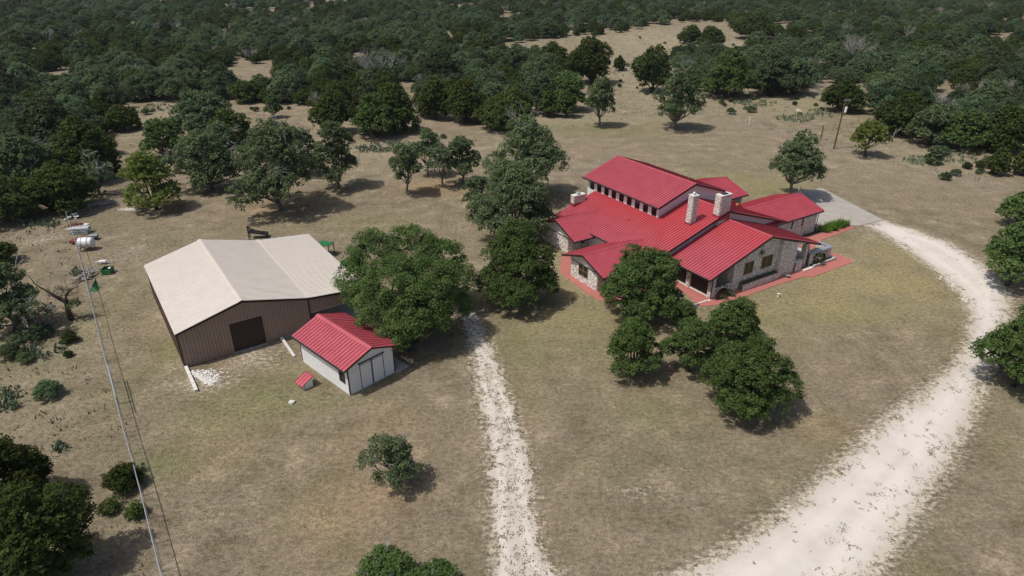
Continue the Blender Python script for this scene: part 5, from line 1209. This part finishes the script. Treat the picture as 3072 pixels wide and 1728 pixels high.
# ---------------------------------------------------------------- courtyard things
def at(u_, v_, z=0): p = HW(u_, v_); return (p[0], p[1], z)
t = thing('striped_chair', 'red and white striped lounge chair behind the courtyard wall', 'chair', at(26.2, 10.2, .05), HA-PI/2)
MB().prism([(-.9, -.35, .4), (.1, -.35, .4), (.1, -.35, .5), (-.9, -.35, .5)], (0, .7, 0)).build('seat', 'redstripe', t); MB().prism([(.1, -.35, .4), (.55, -.35, 1.15), (.48, -.35, 1.2), (.02, -.35, .5)], (0, .7, 0)).build('backrest', 'redstripe', t)
for x in (-.8, 0): 
    for y in (-.3, .3): MB().box((x-.03, y-.03, 0), (x+.03, y+.03, .398)).build('leg', 'white', t)
for k, (u_, v_, lb) in enumerate(((26.6, 9.3, 'clay flower pot nearest the porch post in the courtyard'), (24.9, 9.0, 'clay flower pot against the porch in the courtyard'))):
    t = thing('flower_pot', lb, 'pot', at(u_, v_, .05)); MB().tube([(0, 0, 0), (0, 0, .42), (0, 0, .5)], [.15, .24, .27], 12).build('pot', 'clay', t)
t = thing('garden_basin', 'grey round basin on the front walk at the end of the window planter', 'basin', at(28.05, 3.55, .05)); MB().tube([(0, 0, 0), (0, 0, .22), (0, 0, .26)], [.16, .32, .34], 14).build('bowl', 'greymetal', t); MB().tube([(-.1, -.2, 0), (-.15, -.25, .95)], .018, 5).build('stake', 'black', t)
t = thing('birdbath', 'small stone ornament standing on the lawn before the planter', 'ornament', at(30.6, -1.5)); MB().tube([(0, 0, 0), (0, 0, .3), (0, 0, .35)], [.14, .08, .2], 10).build('bowl', 'rock', t)
# shrubs
def shrub(u_, v_, r, h_, mat_, name, label, cat, leaf=.16, n=500, world=None, seed=1):
    p = world if world is not None else HW(u_, v_); f_ = Foliage(); f_.lobe(np.random.RandomState(seed), (0, 0, h_*.5), (r, r, h_*.5), leaf, .26, 1, -.9, .6)
    o = link(name, f_.mesh(name, mat_)); o.location = (p[0], p[1], 0); tag(o, label, cat); return o
shrub(27.65, 9.75, .75, 1.5, 'jun', 'shrub', 'dark rounded shrub filling the left side of the courtyard arch', 'bush', n=900)
shrub(26.3, 11.6, .8, 1.2, 'oak', 'shrub', 'green bush inside the courtyard seen through the arch', 'bush', n=600)
shrub(27.5, -6.2, .55, .7, 'grey', 'shrub', 'scrubby bush in front of the corner arch', 'bush', n=300)
shrub(27.6, -7.4, .5, .5, 'grey', 'shrub', 'low scrubby bush at the left foot of the corner arch', 'bush', n=260)
rr = np.random.RandomState(8)
pts = np.array([np.append(HW(27.19+rr.uniform(-.12, .12), rr.uniform(-3.8, 2.2))[:2], .66) for _ in range(110)])
tufts('planter_shrubs', pts, .42, .10, 9, 'weed', 3, 'dark bushy plants growing in the stone planter under the front windows', 'plants', .12, .8)
pts = np.array([HW(20.95+rr.uniform(0, 1.0), v_)[:2] for v_ in rr.uniform(19.9, 25.6, 130)]); pts = np.concatenate([pts-0, np.zeros((len(pts), 1))], 1)
rs = tufts('strappy_plants', pts, .85, .13, 16, 'lily', 4, 'bright green strap leaved plants in the bed between the slab and the garage', 'plants', .12, 1.2)
MBp = [HW(20.75, 19.5), HW(21.0, 25.5), HW(21.6, 25.0), HW(21.6, 16.7), HW(20.75, 16.7)]
f_ = MB().prism([(p[0], p[1], .0) for p in MBp], (0, 0, .03)).build('flower_bed', 'soil', kind='structure')

# ================================================================== GROUND COVER
def scatter_px(n, x0, x1, y0, y1, seed, jit=None):
    rr = np.random.RandomState(seed); A = G(x0, y1), G(x1, y1), G(x0, y0), G(x1, y0)
    lo = min(a[0] for a in A), min(a[1] for a in A); hi = max(a[0] for a in A), max(a[1] for a in A)
    p = np.stack([rr.uniform(lo[0], hi[0], n), rr.uniform(lo[1], hi[1], n), np.zeros(n)], 1)
    d = p-np.array([0, 0, CAM_H]); z = d@fw; px = (1536+FPX*(d@CR)/z)/K; py = (864-FPX*(d@CU)/z)/K
    return p, px, py
def outside(p, *polys):
    k = np.ones(len(p), bool)
    for q in polys: k &= sdpoly(p[:, 0], p[:, 1], np.array([a[:2] for a in q])) > .25
    return k
HB = [HW(*q)[:2] for q in ((2, -15.8), (13.5, -19.5), (20, -19.7), (22, -18), (22, -10.5), (28, -11), (29.9, 6), (30, 15.2), (26, 15.4), (23.5, 17.5), (23.3, 26), (24, 32), (9.6, 38), (7.5, 33), (8, 20), (1, 17), (1, 0))]
BB = [BW_(*q)[:2] for q in ((-.2, -4.6), (9.4, -.3), (19, -.3), (19, 18.2), (-.2, 18.2))]
a_ = math.radians(136.967)-PI/2; SB = [(-14.178+math.cos(a_)*s-math.sin(a_)*t_2, 46.127+math.sin(a_)*s+math.cos(a_)*t_2) for s, t_2 in ((-.2, -.3), (5.2, -.3), (5.2, 8.2), (-.2, 8.2))]
# mown grass: short blades over the whole yard
p, px, py = scatter_px(150000, -40, 2616, 470, 1500, 21)
ok = (px > -40) & (px < 2616) & (py < 1500) & outside(p, DRIVE, TRACK, HB, BB, SB); ok &= fbm(p[:, 0]*.8, p[:, 1]*.8, 3) > .44
tufts('dry_grass', p[ok], .10, .045, 3, 'drygrass', 31, 'short dry tan grass covering the mown yard', 'grass', .16, 1.6)
# long grass outside the fences
LEFT = [(-40, 560), (160, 545), (205, 690), (250, 860), (300, 1050), (345, 1220), (400, 1449), (415, 1520), (-40, 1520)]
BACK = [(690, 450), (1180, 360), (1700, 284), (1850, 298), (2090, 378), (2300, 425), (2620, 500), (2620, 380), (2260, 330), (2180, 280), (2040, 235), (1780, 240), (1600, 230), (1640, 130), (1900, 100), (1700, 60), (1300, 100), (1480, 160), (1480, 290), (1300, 330), (900, 345), (640, 280), (300, 270), (280, 420)]
p, px, py = scatter_px(90000, -40, 2616, 60, 1500, 22)
LP = np.array(LEFT, float); BP = np.array(BACK, float)
ok = inpoly(px, py, LEFT) | inpoly(px, py, BACK); ok &= fbm(p[:, 0]*.35, p[:, 1]*.35, 3) > .42
far_ = np.hypot(p[:, 0], p[:, 1]) > 120; ok &= ~(far_ & (rr.rand(len(p)) < .3))
tufts('long_grass', p[ok], .38, .13, 4, 'drygrass', 32, 'long straw coloured grass outside the fences', 'grass', .22, .8)
# weeds on the caliche
p, px, py = scatter_px(100000, 1150, 2616, 540, 1500, 23)
din = sdpoly(p[:, 0], p[:, 1], np.array([a[:2] for a in DRIVE])); dtr = sdpoly(p[:, 0], p[:, 1], np.array([a[:2] for a in TRACK]))
nz = fbm(p[:, 0]*.55, p[:, 1]*.55, 3); right = px > np.interp(py, [560, 760, 1000, 1449], [2240, 2510, 2380, 2010])
k1 = (din < 0) & ((((nz > .47) & right & (py > 900)) & (rr.rand(len(p)) < .22)) | (((nz > .58) & (din > -.9)) & (rr.rand(len(p)) < .35)) | (rr.rand(len(p)) < .004))
k2 = (dtr < .4) & (nz > .34) & (rr.rand(len(p)) < np.where(dtr < -.75, .62, .34))
tufts('driveway_weeds', p[k1 | k2], .07, .07, 11, 'weed', 33, 'small dark weeds dotted over the white driveway and track', 'weeds', .10, 1.2)
# prickly pear patches
pc = []
for cx, cy, rx, ry, n in ((100, 565, 60, 10, 30), (230, 490, 40, 10, 26), (20, 1010, 26, 26, 26), (110, 890, 60, 20, 14), (60, 840, 40, 14, 9), (150, 1130, 10, 8, 8), (350, 1190, 6, 8, 8), (1000, 372, 100, 12, 90), (930, 378, 60, 8, 50), (400, 272, 40, 8, 26), (1900, 262, 60, 8, 60), (2000, 300, 50, 10, 60), (2080, 285, 60, 10, 60), (1780, 95, 60, 14, 50), (2330, 405, 60, 12, 40), (2440, 400, 60, 16, 40), (1560, 175, 40, 20, 26), (355, 430, 20, 10, 12), (200, 690, 18, 10, 8), (120, 780, 14, 8, 8)):
    for k in range(n): a, q = rr.uniform(0, 2*PI), rr.rand()**.5; pc.append(G(cx+rx*q*math.cos(a), cy+ry*q*math.sin(a)))
mb = MB(); rng = random.Random(5)
for p0 in pc:
    for k in range(rng.randint(4, 8)):
        a = rng.uniform(0, PI); r = rng.uniform(.13, .24); c = p0+[rng.uniform(-.4, .4), rng.uniform(-.4, .4), rng.uniform(.15, .5)]; e = np.array([math.cos(a), math.sin(a), 0]); n_ = np.array([-math.sin(a), math.cos(a), rng.uniform(-.4, .4)])*.02; up = np.array([rng.uniform(-.4, .4), rng.uniform(-.4, .4), 1])
        ring = [c+e*r*math.cos(2*PI*j/7)*.75+up*r*math.sin(2*PI*j/7) for j in range(7)]; mb.add(ring+[c+n_*1.5, c-n_*1.5], [(j, (j+1) % 7, 7) for j in range(7)]+[((j+1) % 7, j, 8) for j in range(7)], 0, rng.random())
o = mb.build('prickly_pear', 'cactus', kind='stuff'); tag(o, 'grey green prickly pear patches in the rough ground outside the fences', 'cactus')
# low shrubs dotted over the rough pasture
rs_ = np.random.RandomState(61); k = 0
for cx, cy, rx, ry, n in ((1750, 95, 150, 28, 9), (1600, 200, 60, 50, 7), (1960, 268, 180, 26, 16), (2380, 420, 150, 34, 16), (1000, 350, 160, 14, 10), (110, 900, 90, 120, 9), (395, 280, 40, 14, 5), (2250, 290, 40, 20, 4), (700, 276, 80, 6, 4)):
    for q in range(n):
        a, q_ = rs_.uniform(0, 2*PI), rs_.rand()**.5; p0 = G(cx+rx*q_*math.cos(a), cy+ry*q_*math.sin(a)); kd = int(rs_.rand() > .35); vi = rs_.randint(5); sc = rs_.uniform(.13, .30)
        t = thing('shrub', 'low scrubby green shrub in the rough pasture', 'bush', tuple(p0), rs_.uniform(0, 6), 'low shrubs dotted over the rough pasture'); t.scale = (sc, sc, sc*.9); link('crown', var[kd][vi][0], t)
# fallen log by the mesquite
a = G(2225, 362); t = thing('fallen_branch', 'bare grey fallen branch propped beside the mesquite', 'branch', tuple(a)); mb = MB(); rng = random.Random(3)
twigs(mb, rng, (0, 0, .1), np.array([1.0, .3, .75]), 2.2, .12, 2, 5, .1, .5); mb.build('branch', 'dead', t)

# ---------------------------------------------------------------- air
hz = bpy.data.materials.new('air'); hz.use_nodes = True; n_ = hz.node_tree; n_.nodes.remove(n_.nodes['Principled BSDF'])
pv = n_.nodes.new('ShaderNodeVolumePrincipled'); pv.inputs['Color'].default_value = (.80, .88, 1, 1); pv.inputs['Density'].default_value = .00008; pv.inputs['Anisotropy'].default_value = .3
n_.links.new(pv.outputs[0], n_.nodes['Material Output'].inputs['Volume']); M['air'] = hz
MB().box((-2600, -900, -1), (2600, 3900, 36)).build('haze', 'air', kind='stuff')
